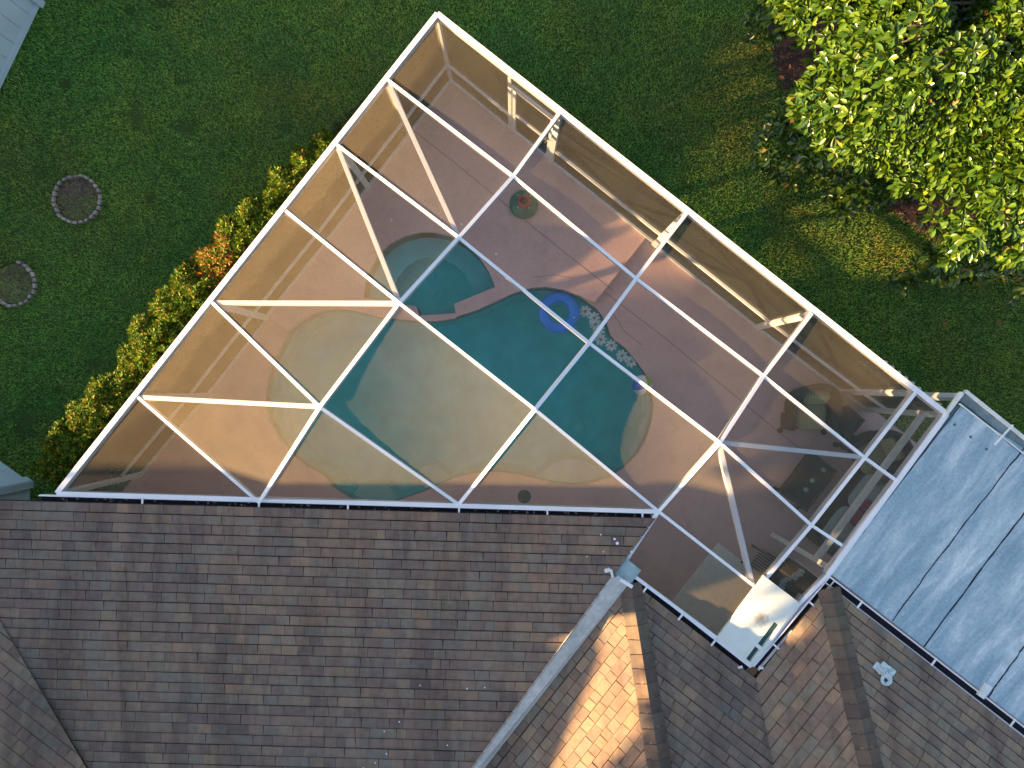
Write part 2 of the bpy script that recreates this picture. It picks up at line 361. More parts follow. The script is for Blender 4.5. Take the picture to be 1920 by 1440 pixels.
# water
def water_mat(name, dens, col):
    m, n, l, b = mat(name); n.remove(b); out = n['Material Output']
    tr = n.new('ShaderNodeBsdfTransparent'); gl = n.new('ShaderNodeBsdfGlossy'); gl.inputs['Roughness'].default_value = .03
    fr = n.new('ShaderNodeFresnel'); fr.inputs['IOR'].default_value = 1.33
    bp = n.new('ShaderNodeBump'); bp.inputs['Strength'].default_value = .25; bp.inputs['Distance'].default_value = .02
    l.new(noise(n, l, 3.5, 3, .5, .6), bp.inputs['Height']); l.new(bp.outputs[0], gl.inputs['Normal']); l.new(bp.outputs[0], fr.inputs['Normal'])
    mx = n.new('ShaderNodeMixShader'); l.new(fr.outputs[0], mx.inputs[0]); l.new(tr.outputs[0], mx.inputs[1]); l.new(gl.outputs[0], mx.inputs[2])
    l.new(mx.outputs[0], out.inputs['Surface'])
    va = n.new('ShaderNodeVolumeAbsorption'); va.inputs['Color'].default_value = (*col, 1); va.inputs['Density'].default_value = dens
    l.new(va.outputs[0], out.inputs['Volume']); return m
wm = water_mat('pool_water', .85, (.0, .97, .95)); wm2 = water_mat('spa_water', .9, (.0, .97, .95))
bm = bmesh.new(); prism(bm, offset_loop(pool, .015), -1.8, -.09); wo = struct(bmobj('pool_water', bm, wm))
bm = bmesh.new(); prism(bm, offset_loop(spa, .004), -1.05, .03); struct(bmobj('spa_water', bm, wm2))
# ------------------------------------------------------------------ grass blades
def inside(px, py, pg):
    c = np.zeros(len(px), bool); n = len(pg)
    for i in range(n):
        x1, y1 = pg[i][0], pg[i][1]; x2, y2 = pg[(i+1) % n][0], pg[(i+1) % n][1]
        if y1 == y2: continue
        cr = ((y1 > py) != (y2 > py)) & (px < (x2-x1)*(py-y1)/(y2-y1)+x1); c ^= cr
    return c
rings = [(147, 375, .43), (28, 533, .40)]
bare = [(258,218,.16,.30),(350,237,.30,.16),(310,8,.25,.1),(245,20,.12,.1),(125,160,.12,.14),(240,100,.13,.12),(285,372,.12,.1),(345,155,.2,.08),(420,290,.1,.08),(355,413,.08,.06),(535,240,.2,.1),(50,790,.25,.4),(180,680,.2,.1),(110,730,.1,.1)]
bed_c = P(2010, -90, 0).to_2d(); bed_r = 5.8
def grass():
    K = 600000
    x = rng.uniform(-9.8, 9.8, K); y = rng.uniform(-2.6, 7.4, K)
    x2 = rng.uniform(-14, 14, 420000); y2 = rng.uniform(-5, 11.5, 420000); k2 = ~((np.abs(x2) < 9.8) & (y2 < 7.4) & (y2 > -2.6)) & ((x2 < -9) | (y2 > -2))
    x = np.concatenate([x, x2[k2]]); y = np.concatenate([y, y2[k2]]); K = len(x)
    keep = ~inside(x, y, deck_outer)
    h = np.ones(K)
    for (a, b, r) in rings:
        p = P(a, b, -.08); d = np.hypot(x-p.x, y-p.y)
        soilpart = (d < r-.05) & ((y-p.y) > (.08 if a > 100 else .9)); keep &= ~((d > r-.04) & (d < r+.02)) & ~(soilpart & (rng.random(K) < .8))
    for (a, b, rx, ry) in bare:
        p = P(a, b, -.08); q = ((x-p.x)/rx)**2+((y-p.y)/ry)**2
        keep &= ~((q < 1) & (rng.random(K) < .97*(1-q*.5)))
    d = np.hypot(x-bed_c.x, y-bed_c.y); keep &= d > bed_r-.05+.06*np.sin(9*np.arctan2(y-bed_c.y, x-bed_c.x))
    x, y = x[keep], y[keep]; K = len(x)
    L = rng.uniform(.03, .06, K); w = rng.uniform(.0035, .008, K); th = rng.uniform(0, 2*np.pi, K); tilt = rng.uniform(.3, 1.15, K)
    bx = np.cos(th+np.pi/2)*w/2; by = np.sin(th+np.pi/2)*w/2
    v = np.zeros((K, 5, 3))
    mx, my, mz = x+np.cos(th)*L*.45*np.sin(tilt), y+np.sin(th)*L*.45*np.sin(tilt), -.08+L*.55*np.cos(tilt*.6)
    v[:, 0] = np.stack([x-bx, y-by, np.full(K, -.082)], 1); v[:, 1] = np.stack([x+bx, y+by, np.full(K, -.082)], 1)
    v[:, 2] = np.stack([mx+bx, my+by, mz], 1); v[:, 3] = np.stack([mx-bx, my-by, mz], 1)
    v[:, 4] = np.stack([x+np.cos(th)*L*np.sin(tilt)*1.05, y+np.sin(th)*L*np.sin(tilt)*1.05, -.08+L*np.cos(tilt)*.9], 1)
    b = np.arange(K)*5
    f = np.concatenate([np.stack([b, b+1, b+2], 1), np.stack([b, b+2, b+3], 1), np.stack([b+3, b+2, b+4], 1)])
    me = npmesh('grass', v.reshape(-1, 3), f, 3)
    o = link('grass', me, grass_blade()); tag(o, 'short green lawn grass around the screened pool', 'grass'); o['kind'] = 'stuff'
grass()
# mulch bed under the tree
mulchm = simple('mulch', (.075, .045, .038), .95, .2, .6, 35, bump=1.0, bscale=50)
bm = bmesh.new()
pts = [bed_c+Vector((math.cos(t), math.sin(t)))*(bed_r+.06*math.sin(9*t)) for t in [2*math.pi*i/120 for i in range(120)]]
prism(bm, pts, -.3, -.055); struct(bmobj('mulch_bed', bm, mulchm))
def chips():
    K = 34000; t = rng.uniform(0, 2*np.pi, K); r = bed_r*np.sqrt(rng.random(K)); x = bed_c.x+r*np.cos(t); y = bed_c.y+r*np.sin(t)
    k = (x < 12.5) & (y < 9.5); x, y = x[k], y[k]; K = len(x)
    th = rng.uniform(0, 2*np.pi, K); L = rng.uniform(.02, .07, K); w = rng.uniform(.008, .025, K); z = -.05+rng.uniform(0, .03, K)
    c, s = np.cos(th), np.sin(th); v = np.zeros((K, 4, 3)); tz = rng.uniform(-.02, .02, K)
    for i, (a, b) in enumerate(((-1, -1), (1, -1), (1, 1), (-1, 1))):
        v[:, i] = np.stack([x+a*L*c/2-b*w*s/2, y+a*L*s/2+b*w*c/2, z+a*tz*.5+b*tz*.2], 1)
    f = np.arange(K)[:, None]*4+np.array([[0, 1, 2, 3]])
    o = link('mulch_chips', npmesh('mulch_chips', v.reshape(-1, 3), f, 4), leaf_mat('mulch_chip', [(0, (.04, .02, .018)), (.6, (.10, .055, .045)), (1, (.20, .13, .10))], .9, .2, 0))
    tag(o, 'brown bark mulch and leaf litter under the magnolia', 'mulch'); o['kind'] = 'stuff'
chips()
# stone edged planting rings
stone = simple('edging_stone', (.36, .30, .26), .9, .2, .45, 7, bump=.6)
def ring(px, py, r, a0, a1, label, soilhalf):
    c = P(px, py, -.08); e = empty('stone_ring', (c.x, c.y, -.08), label, 'planter ring', 'stone rings set in the lawn')
    bm = bmesh.new(); k = int(abs(a1-a0)*r/.105)
    for i in range(k):
        t = a0+(a1-a0)*(i+.5)/k; rr = r+random.uniform(-.012, .012)
        box(bm, (c.x+rr*math.cos(t), c.y+rr*math.sin(t), -.045+random.uniform(-.01, .01)), .05, .085+random.uniform(-.015, .012), .09, t+random.uniform(-.12, .12), .012)
    bmobj('edging', bm, stone, e)
    bm = bmesh.new(); lathe(bm, [(0, .012), (r*.6, .01), (r-.03, .005)], c.x, c.y, -.08, 28); bmobj('soil', bm, soil, e)
ring(147, 375, .43, 0, 2*math.pi, 'complete ring of edging stones around bare soil on the lawn', 1)
ring(28, 533, .40, -math.pi*.95, math.pi*.45, 'half buried open ring of edging stones at the left edge of the photo', 0)
# fallen leaves
dead = leaf_mat('dry_leaf', [(0, (.30, .10, .035)), (1, (.42, .17, .07))], .6, .3, .1)
def leaf_geo(bm, L=.11, w=.055):
    vs = [(-L/2, 0, .004), (-L*.2, w/2, .016), (L*.2, w/2*.9, .018), (L/2, 0, .01), (L*.2, -w/2*.9, .02), (-L*.2, -w/2, .014), (-.02, 0, .004), (L*.25, 0, .006)]
    v = [bm.verts.new(p) for p in vs]
    for f in ((0, 6, 1), (1, 6, 7, 2), (2, 7, 3), (0, 5, 6), (5, 4, 7, 6), (4, 3, 7)): bm.faces.new([v[i] for i in f])
bm = bmesh.new(); leaf_geo(bm); bmesh.ops.recalc_face_normals(bm, faces=bm.faces); lm = bpy.data.meshes.new('fallen_leaf'); bm.to_mesh(lm); bm.free(); lm.materials.append(dead)
fl = [(1405,55),(1412,88),(1445,115),(1465,146),(1367,200),(1475,237),(1459,283),(1472,301),(1562,318),(1610,322),(1575,333),(1337,337),(1668,402),(1690,387),(1735,368),(1720,430),(1480,125),(1605,493),(1690,507),(1767,500),(1833,530),(1883,523),(1772,606),(1872,602)]
fl.sort(key=lambda q: q[1])
for i, (a, b) in enumerate(fl):
    o = bpy.data.objects.new('fallen_leaf', lm); C.objects.link(o); o.location = P(a, b, -.03); o.rotation_euler = (random.uniform(-.2, .2), random.uniform(-.2, .2), random.uniform(0, 6.28))
    s = random.uniform(.75, 1.15); o.scale = (s, s*random.uniform(.8, 1.1), s)
    tag(o, 'dry orange magnolia leaf on the lawn, %s from the top of the photo' % ORD[i], 'fallen leaf', 'dry leaves lying on the lawn')
# ------------------------------------------------------------------ leafy plants
def leaves_mesh(name, pos, dirs, L, wr, cup=.25):
    """pos: base points, dirs: unit directions, L lengths -> one folded leaf each (6 verts, 4 quads->tris)"""
    K = len(pos); d = dirs/np.linalg.norm(dirs, axis=1)[:, None]
    up = np.tile(np.array([0, 0, 1.0]), (K, 1))+rng.normal(0, .35, (K, 3)); s = np.cross(d, up); s /= np.linalg.norm(s, axis=1)[:, None]+1e-9; t = np.cross(s, d)
    L = L[:, None]; w = L*wr
    v = np.zeros((K, 6, 3)); drop = np.array([0, 0, -1.0])*L*cup
    v[:, 0] = pos; v[:, 5] = pos+d*L+drop*.6
    m1 = pos+d*L*.38; m2 = pos+d*L*.72+drop*.2
    v[:, 1] = m1+s*w*.42+t*w*.16; v[:, 2] = m2+s*w*.5+t*w*.16; v[:, 3] = m1-s*w*.42+t*w*.16; v[:, 4] = m2-s*w*.5+t*w*.16
    # centre rib shares base and tip, so faces meet on the line base-tip
    b = np.arange(K)*6
    f = np.concatenate([np.stack([b, b+5, b+2], 1), np.stack([b, b+2, b+1], 1), np.stack([b, b+3, b+4], 1), np.stack([b, b+4, b+5], 1)])
    return npmesh(name, v.reshape(-1, 3), f, 3)
def rosettes(centres, axes, nleaf, L0, spread, wr, name, cup=.25):
    K = len(centres); P_, D_, L_ = [], [], []
    ax = axes/np.linalg.norm(axes, axis=1)[:, None]
    for j in range(nleaf):
        ang = 2*np.pi*j/nleaf+rng.uniform(0, 2*np.pi, K)*(.0)+rng.normal(0, .25, K)+np.arange(K)*1.3
        e1 = np.cross(ax, np.tile(np.array([.31, .9, .3]), (K, 1))); e1 /= np.linalg.norm(e1, axis=1)[:, None]; e2 = np.cross(ax, e1)
        sp = rng.uniform(spread[0], spread[1], K)
        d = ax*np.cos(sp)[:, None]+(e1*np.cos(ang)[:, None]+e2*np.sin(ang)[:, None])*np.sin(sp)[:, None]
        P_.append(centres+d*.008); D_.append(d); L_.append(rng.uniform(.7, 1.15, K)*L0)
    return leaves_mesh(name, np.concatenate(P_), np.concatenate(D_), np.concatenate(L_), wr, cup)
def limb(bm, a, b, r0, r1, seg=6, sides=7, wob=.08):
    a = Vector(a); b = Vector(b); d = (b-a); L = d.length; rings = []
    for i in range(seg+1):
        t = i/seg; c = a.lerp(b, t)+Vector((random.uniform(-1, 1), random.uniform(-1, 1), 0))*wob*L*.12*(0 < i < seg); r = r0+(r1-r0)*t
        q = d.normalized().to_track_quat('Z', 'Y')
        rings.append([bm.verts.new(c+q @ Vector((math.cos(2*math.pi*k/sides)*r, math.sin(2*math.pi*k/sides)*r, 0))) for k in range(sides)])
    for A, B in zip(rings, rings[1:]):
        for k in range(sides): bm.faces.new([A[k], A[(k+1) % sides], B[(k+1) % sides], B[k]])
    bm.faces.new(rings[-1]); return b
# magnolia
def magnolia():
    tx, ty = 8.1, 5.6
    e = empty('magnolia_tree', (tx, ty, -.08), 'large glossy leaved magnolia tree in the upper right corner', 'tree')
    edge_px = [(1470,-90),(1478,20),(1503,95),(1484,160),(1497,215),(1535,285),(1570,295),(1622,300),(1672,362),(1712,352),(1724,420),(1738,478),(1790,500),(1822,462),(1862,452),(1890,490),(1960,510),(2300,600)]
    edge = [P(x+25, y-5, 2.2).to_2d() for x, y in edge_px]
    ang = np.array([math.atan2(p.y-ty, p.x-tx) % (2*math.pi) for p in edge]); rad = np.array([(p-Vector((tx, ty))).length for p in edge])
    o = np.argsort(ang); ang, rad = ang[o], rad[o]
    K = 23000; t = rng.uniform(0, 2*np.pi, K); q = np.sqrt(rng.uniform(0, 1, K))
    R = np.interp(t, ang, rad, period=2*np.pi); R = np.minimum(R, 5.2)
    lump = .05*np.sin(7*t+1)+.04*np.sin(13*t)
    r = R*(q*(1+lump*q))
    zs = 1.0+4.6*np.sqrt(np.clip(1-(r/(R*1.08))**2, 0, 1))
    # clumps: branch ends bulge, hollows between them fall back into the shade
    x = tx+r*np.cos(t); y = ty+r*np.sin(t)
    nb = 120; bt = rng.uniform(0, 2*np.pi, nb); br = np.sqrt(rng.uniform(.05, 1, nb)); bR = np.minimum(np.interp(bt, ang, rad, period=2*np.pi), 5.2)*br*.97
    bx, by = tx+bR*np.cos(bt), ty+bR*np.sin(bt)
    d = np.hypot(x[:, None]-bx[None], y[:, None]-by[None]).min(1)
    z = zs+.35-np.clip(d/.5, 0, 1.7)*1.15-rng.exponential(.25, K)
    keep = (rng.random(K) > np.clip((d-.5)*1.6, 0, .84)) & (x < 10.6) & (y < 8.6)
    low = rng.random(K) < .25; z = np.where(low, z-rng.uniform(.5, 1.6, K), z)
    x, y, z = x[keep], y[keep], np.maximum(z[keep], .35)
    cen = np.stack([x, y, z], 1); ax = np.stack([(x-tx)*.16, (y-ty)*.16, np.full(len(x), 1.0)], 1)+rng.normal(0, .33, (len(x), 3))
    me = rosettes(cen, ax, 9, .148, (.75, 1.5), .42, 'crown'); link('crown', me, mag_leaf, e)
    bm = bmesh.new(); fork = limb(bm, (tx, ty, -.1), (tx+.1, ty-.1, 1.3), .19, .15)
    limb(bm, fork, (tx, ty, 5.2), .15, .03)
    bmobj('trunk', bm, bark, e, True)
    bm = bmesh.new()
    for i in range(0, nb):
        zz = 1.0+4.2*math.sqrt(max(0, 1-(bR[i]/5.4)**2)); s = Vector((tx, ty, min(4.6, .9+zz*.45)))
        mid = s.lerp(Vector((bx[i], by[i], zz)), .6)+Vector((0, 0, -.15)); limb(bm, s, mid, .045, .028); limb(bm, mid, (bx[i], by[i], zz-.1), .028, .008)
    bmobj('branches', bm, bark, e, True)
magnolia()
# hedge shrubs
def shrub(cx, cy, r, h, m, k, label):
    e = empty('hedge_shrub', (cx, cy, -.08), label, 'shrub', 'hedge shrubs along the screen wall')
    K = int(k); t = rng.uniform(0, 2*np.pi, K); ph = np.arccos(rng.uniform(-.25, 1, K)); f = 1+.12*np.sin(5*t+cx*3)+.1*np.sin(9*t+cy*5)*np.sin(ph*4)
    rr = rng.uniform(.72, 1.05, K)
    x = cx+r*np.sin(ph)*np.cos(t)*f*rr; y = cy+r*np.sin(ph)*np.sin(t)*f*rr; z = -.08+h*.55+h*.45*np.cos(ph)*f*rr
    ax = np.stack([np.sin(ph)*np.cos(t)*.7, np.sin(ph)*np.sin(t)*.7, np.cos(ph)+.55], 1)+rng.normal(0, .3, (K, 3))
    # keep the leaves outside the screen wall
    dd = (x-w0.x)*Wout.x+(y-w0.y)*Wout.y; kp = dd > .03
    cen = np.stack([x, y, z], 1)[kp]
    me = rosettes(cen, ax[kp], 7, .075, (.5, 1.35), .32, 'foliage', .1); link('foliage', me, m, e)
    bm = bmesh.new()
    for i in range(9):
        a = random.uniform(0, 6.28); limb(bm, (cx+.04*math.cos(a), cy+.04*math.sin(a), -.1), (cx+r*.6*math.cos(a), cy+r*.6*math.sin(a), h*random.uniform(.6, .85)), .014, .005, 4, 5)
    bmobj('stems', bm, bark, e)
ns = 18
for i in range(ns):
    t = (i+.35)/ns; j = int(i*14/18); s0, s1_ = plan('W1')+(plan('W0')-plan('W1'))*.25, w6-Wn*.25
    p = s0.lerp(s1_, t); wd = [.42,.50,.54,.58,.62,.64,.62,.62,.64,.66,.62,.64,.58,.60][j]*random.uniform(.93, 1.07); hh = [1.0,1.2,1.35,1.6,1.75,1.8,1.75,1.7,1.8,1.75,1.7,1.8,1.75,1.8][j]*random.uniform(.95, 1.04)
    c = p+Wout*(wd*.80)+Vector((random.uniform(-.05, .05), random.uniform(-.05, .05)))
    m = hedge_dark if i in (0, 1, 2) else hedge_gold if i in (8, 9) else hedge_leaf
    look = 'low dark green' if i in (0, 1, 2) else 'orange and gold tipped' if i in (8, 9) else 'bright yellow green'
    shrub(c.x, c.y, wd, hh, m, 3600*wd*wd/.36+600, '%s shrub in the hedge along the screen wall, %s from the top' % (look, ORD[i]))
# ------------------------------------------------------------------ the pool enclosure
enc = empty('pool_enclosure', (0, 0, 0), 'large white aluminium screen enclosure over the swimming pool', 'screen enclosure')
def beam(a, b, w=.062, h=.10, name='roof_beam', m=white, lift=0.0):
    A = (N[a] if isinstance(a, str) else Vector(a))+Vector((0, 0, lift)); B = (N[b] if isinstance(b, str) else Vector(b))+Vector((0, 0, lift))
    bm = bmesh.new(); bar(bm, A, B, w, h); 
    return bmobj(name, bm, m, enc)
chains = [['B10','B11','B12','B13','B14','B15'], ['B20','B21','B22','B23','B24'], ['B30','B31','B32','B33'], ['B40','B41','B42','B43']]
for ch in chains:
    for a, b in zip(ch, ch[1:]): beam(a, b, .052, .13)
beam('B33', 'B34', .055, .10)
for ch in [['W1','B11','B21','B31','B41','B51'], ['W2','B12','B22','B32','B42','B52'], ['W3','B13','B23','B33','E3'], ['W4','B14','B24'], ['W5','B15']]:
    for a, b in zip(ch, ch[1:]): beam(a, b, .046, .09, 'purlin', lift=-.003)
for a, b in (('W1','B12'), ('W2','B13'), ('W4','B13'), ('W5','B14'), ('B32','B41'), ('B32','E3')): beam(a, b, .066, .12, 'hip_beam', lift=-.035)
beam('W0', 'W6', .075, .13, 'eave_beam', lift=.004); beam('W0', 'B50', .075, .13, 'eave_beam', lift=.002); beam('B50', 'B53', .075, .14, 'eave_beam', lift=.006)
beam('W6', 'B33', .06, .12, 'eave_beam', lift=.006)
for a, b in (('S1','S2'), ('S2','S3'), ('S3','Q1'), ('Q1','B53')): beam(a, b, .05, .10, 'eave_beam', lift=.008)
# roof screens
def screen(names, m=scr_roof, sag=.02):
    pts = [N[k] for k in names] if isinstance(names[0], str) else [Vector(p) for p in names]
    bm = bmesh.new()
    if len(pts) == 4 and sag:
        k = 8; g = [[None]*(k+1) for _ in range(k+1)]
        for i in range(k+1):
            for j in range(k+1):
                s, t = i/k, j/k; p = pts[0]*(1-s)*(1-t)+pts[1]*s*(1-t)+pts[2]*s*t+pts[3]*(1-s)*t
                g[i][j] = bm.verts.new(p-Vector((0, 0, .02+sag*16*s*(1-s)*t*(1-t))))
        for i in range(k):
            for j in range(k): bm.faces.new([g[i][j], g[i+1][j], g[i+1][j+1], g[i][j+1]])
        sm = True
    else:
        poly(bm, [p-Vector((0, 0, .02)) for p in pts]); sm = False
    bmesh.ops.recalc_face_normals(bm, faces=bm.faces)
    return bmobj('screen_panel', bm, m, enc, sm)
for names in (['W0','B10','B11','W1'],['W1','B11','B12'],['W1','B12','W2'],['W2','B12','B13'],['W2','B13','W3'],['W3','B13','W4'],['W4','B13','B14'],['W4','B14','W5'],['W5','B14','B15'],['W5','B15','W6'],
              ['B10','B20','B21','B11'],['B11','B21','B22','B12'],['B12','B22','B23','B13'],['B13','B23','B24','B14'],['B14','B24','B15'],
              ['B20','B30','B31','B21'],['B21','B31','B32','B22'],['B22','B32','B33','B23'],['B23','B33','B24'],
              ['B30','B40','B41','B31'],['B31','B41','B32'],['B32','B41','B42'],['B32','B42','B43','E3'],['B32','E3','B33'],
              ['B40','B50','B51','B41'],['B41','B51','B52','B42'],['B42','B52','B53','Q1','B43'],['B33','E3','S2','S1','B34']): screen(names)
# walls: posts, rails, screens
def base_z(p):
    return UP if ((p-P(1213, 443, UP).to_2d()).dot(U) < 0 and (p-P(497, 588, UP).to_2d()).dot(V) < 0.02) else 0.0
def wall(ks, sm=None):
    for a, b in zip(ks, ks[1:]):
        A, B = plan(a) if isinstance(a, str) else a, plan(b) if isinstance(b, str) else b
        zb = base_z((A+B)/2)
        bm = bmesh.new(); bar(bm, (*A, zb+.055), (*B, zb+.055), .075, .05); bmobj('base_rail', bm, white_d, enc)
        bm = bmesh.new(); bar(bm, (*A, .80), (*B, .80), .080, .055); bmobj('chair_rail', bm, white_d, enc)
        for z0, z1 in ((zb+.055, .745), (.80, ZE-.12)):
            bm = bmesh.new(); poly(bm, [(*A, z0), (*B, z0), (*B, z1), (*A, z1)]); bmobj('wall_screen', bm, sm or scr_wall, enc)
wall(['W0','W1','W2','W3','W4','W5','W6'], scr_west)
D1 = P(957, 137, ZE).to_2d()
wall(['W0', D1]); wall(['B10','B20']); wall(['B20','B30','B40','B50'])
for k in ('W0','W1','W2','W3','W4','W5','W6','B10','B20','B30','B40','B50'):
    p = plan(k); bm = bmesh.new(); post(bm, p.x, p.y, -.06, ZE-.12, .105 if k != 'W0' else .10); bmobj('post', bm, white_d, enc)
for p in (D1,):
    bm = bmesh.new(); post(bm, p.x, p.y, -.06, ZE-.12, .06); bmobj('post', bm, white_d, enc)
# a second post beside the roof corner, header and studs towards the covered patio
for q in (plan('B53')-V*.1,):
    bm = bmesh.new(); post(bm, q.x, q.y, 0, ZE-.13, .08); bmobj('post', bm, white_d, enc)
a = plan('B50'); b = plan('B53')
bm = bmesh.new(); bar(bm, (*(a+V*.05), 1.88), (*(b-V*.08), 1.88), .075, .10); bmobj('header_rail', bm, white_d, enc)
# white picket rail outside, seen through the mesh
rl = empty('picket_gate', (P(1625, 715, .3).x, P(1625, 715, .3).y, -.08), 'short white picket gate standing outside the screen wall', 'gate')
bm = bmesh.new(); g0 = plan('B40')-V*.55+U*(-.15); g1 = g0+U*1.3
for z in (.25, .95): bar(bm, (*g0, z), (*g1, z), .04, .05)
bmobj('rail', bm, white_d, rl)
bm = bmesh.new()
for i in range(9):
    p = g0.lerp(g1, (i+.3)/9); box(bm, (p.x, p.y, .52), .045, .02, 1.15, math.atan2(U.y, U.x))
bmobj('picket', bm, white_d, rl)
# door
dA, dB = D1+U*.06, plan('B10')-U*.06
door = bmobj('door', (lambda bm: (bar(bm, (*dA, 2.02), (*dB, 2.02), .05, .07), bar(bm, (*dA, UP+.10), (*dB, UP+.10), .05, .09), bar(bm, (*dA, 1.02), (*dB, 1.02), .05, .07),
    post(bm, *(dA+U*.035), UP+.101, 1.949, .055), post(bm, *(dB-U*.035), UP+.101, 1.949, .055), bm)[-1])(bmesh.new()), white, enc)
for z0, z1 in ((UP+.1, .95), (1.02, 1.95)):
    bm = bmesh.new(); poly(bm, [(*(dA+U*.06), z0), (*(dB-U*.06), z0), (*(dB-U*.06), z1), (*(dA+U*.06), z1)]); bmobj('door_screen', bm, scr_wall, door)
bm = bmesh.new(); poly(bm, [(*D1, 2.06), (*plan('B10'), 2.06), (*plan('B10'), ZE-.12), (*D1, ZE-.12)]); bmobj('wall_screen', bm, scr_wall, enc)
bm = bmesh.new(); bar(bm, (*D1, 2.09), (*plan('B10'), 2.09), .06, .05); bmobj('door_header', bm, white_d, enc)
hp = dB-U*.06+V*.06; bm = bmesh.new(); box(bm, (hp.x, hp.y, 1.12), .02, .12, .03, math.atan2(U.y, U.x), .005); box(bm, (hp.x-.02, hp.y+.02, 1.12), .03, .03, .14, math.atan2(U.y, U.x), .006)
bmobj('handle', bm, simple('handle_metal', (.35, .34, .32), .35, .5, metal=.6), door)
# solid white roof panel with two slots
pan = [(1433,1080),(1500,1131),(1410,1249),(1346,1195)]
holes = [[(1452,1166),(1461,1174),(1430,1214),(1421,1207)], [(1416,1212),(1425,1219),(1407,1242),(1399,1235)]]
def panelmat():
    m, n, l, b = mat('insulated_panel')
    c = ramp(n, l, noise(n, l, 4, 6, .65), [(.3, (.62, .68, .60)), (.7, (.74, .78, .72))])
    tc = n.new('ShaderNodeTexCoord'); mp = n.new('ShaderNodeVectorMath'); mp.operation = 'DISTANCE'; s = P(1427, 1160, ZE+.03); mp.inputs[1].default_value = s; l.new(tc.outputs['Object'], mp.inputs[0])
    nz = noise(n, l, 16, 5, .7); ad = n.new('ShaderNodeMath'); ad.operation = 'MULTIPLY_ADD'; l.new(nz, ad.inputs[0]); ad.inputs[1].default_value = .22; l.new(mp.outputs['Value'], ad.inputs[2])
    c = mixc(n, l, 1.0, c, ramp(n, l, ad.outputs[0], [(.1, (.32, .26, .20)), (.24, (1, 1, 1))]), 'MULTIPLY')
    l.new(c, b.inputs['Base Color']); b.inputs['Roughness'].default_value = .5; return m
bm = bmesh.new(); slab_with_holes(bm, [P(*q, ZE+.03).to_2d() for q in pan], [[P(*q, ZE+.03).to_2d() for q in h] for h in holes], ZE-.05, ZE+.03)
bmobj('solid_panel', bm, panelmat(), enc)
slotm = simple('slot_glass', (.03, .10, .11), .2, .5)
for h in holes:
    bm = bmesh.new(); prism(bm, [P(*q, ZE).to_2d() for q in h], ZE-.06, ZE-.03); bmobj('slot_pane', bm, slotm, enc)
# ------------------------------------------------------------------ the house: shingled roofs
house = empty('house', (0, 0, 0), 'house with brown and grey shingle roofs wrapped around the pool cage', 'house')
def lerpf(a, b, t): return a+(b-a)*t
def clip_poly(pts, f):
    out = []
    for i in range(len(pts)):
        a, b = pts[i], pts[(i+1) % len(pts)]; fa, fb = f(a), f(b)
        if fa >= 0: out.append(a)
        if (fa >= 0) != (fb >= 0): out.append(a.lerp(b, fa/(fa-fb)))
    return out
def shingle_roof(name, o2, e, up, s, halves, ulim, vlim, m, z0, expo=.143, seed=0, gap=.002):
    """courses of tabs on a sloped plane, each tab a thin wedge cut at the region's edges"""
    rs = random.Random(seed); step = expo/math.sqrt(1+s*s); bm = bmesh.new(); b0 = 0.0
    while b0 < vlim:
        a = ulim[0]+rs.uniform(0, .3); slant = rs.uniform(-.004, .004)
        while a < ulim[1]:
            w = rs.choice([.14, .18, .20, .22, .24, .30])*rs.uniform(.92, 1.08)
            hi = .013+rs.choice([0, 0, .004, .006]); g = gap; sk = rs.uniform(-.008, .008); jit = slant+rs.uniform(-.002, .002); q0 = b0+jit; q1 = b0+step*.93  # tabs stop short so a dark line stands in for the butt shadow
            q = [o2+e*(a+g+sk)+up*q0, o2+e*(a+w-g+sk)+up*q0, o2+e*(a+w-g)+up*q1, o2+e*(a+g)+up*q1]
            for h in halves:
                if q: q = clip_poly(q, h)
            if len(q) > 2:
                def z(p, f):
                    b = (p-o2).dot(up); t = min(1, max(0, (b-q0)/(q1-q0))); return z0+s*b+(hi+(.004-hi)*t if f else -.003)
                tv = [bm.verts.new((p.x, p.y, z(p, 1))) for p in q]; lv = [bm.verts.new((p.x, p.y, z(p, 0))) for p in q]; n = len(q)
                ar = sum(q[i].x*q[(i+1) % n].y-q[(i+1) % n].x*q[i].y for i in range(n))
                f = bm.faces.new(tv if ar > 0 else tv[::-1])
                for i in range(n):
                    v = [lv[i], lv[(i+1) % n], tv[(i+1) % n], tv[i]]; bm.faces.new(v if ar > 0 else v[::-1])
            a += w
        b0 += step
    return bmobj(name, bm, m, house, recalc=False)
butt_shadow_underlay = simple('butt_shadow_underlay', (.02, .018, .018), .95)  # near-black, seen between courses as a painted butt shadow
def underplane(pts, zf, parent=house):
    bm = bmesh.new(); prism(bm, pts, lambda p: zf(p)-.08, lambda p: zf(p)-.006); return bmobj('roof_deck', bm, butt_shadow_underlay, parent)
ZR = 2.42; ke = (CH-ZR)/F
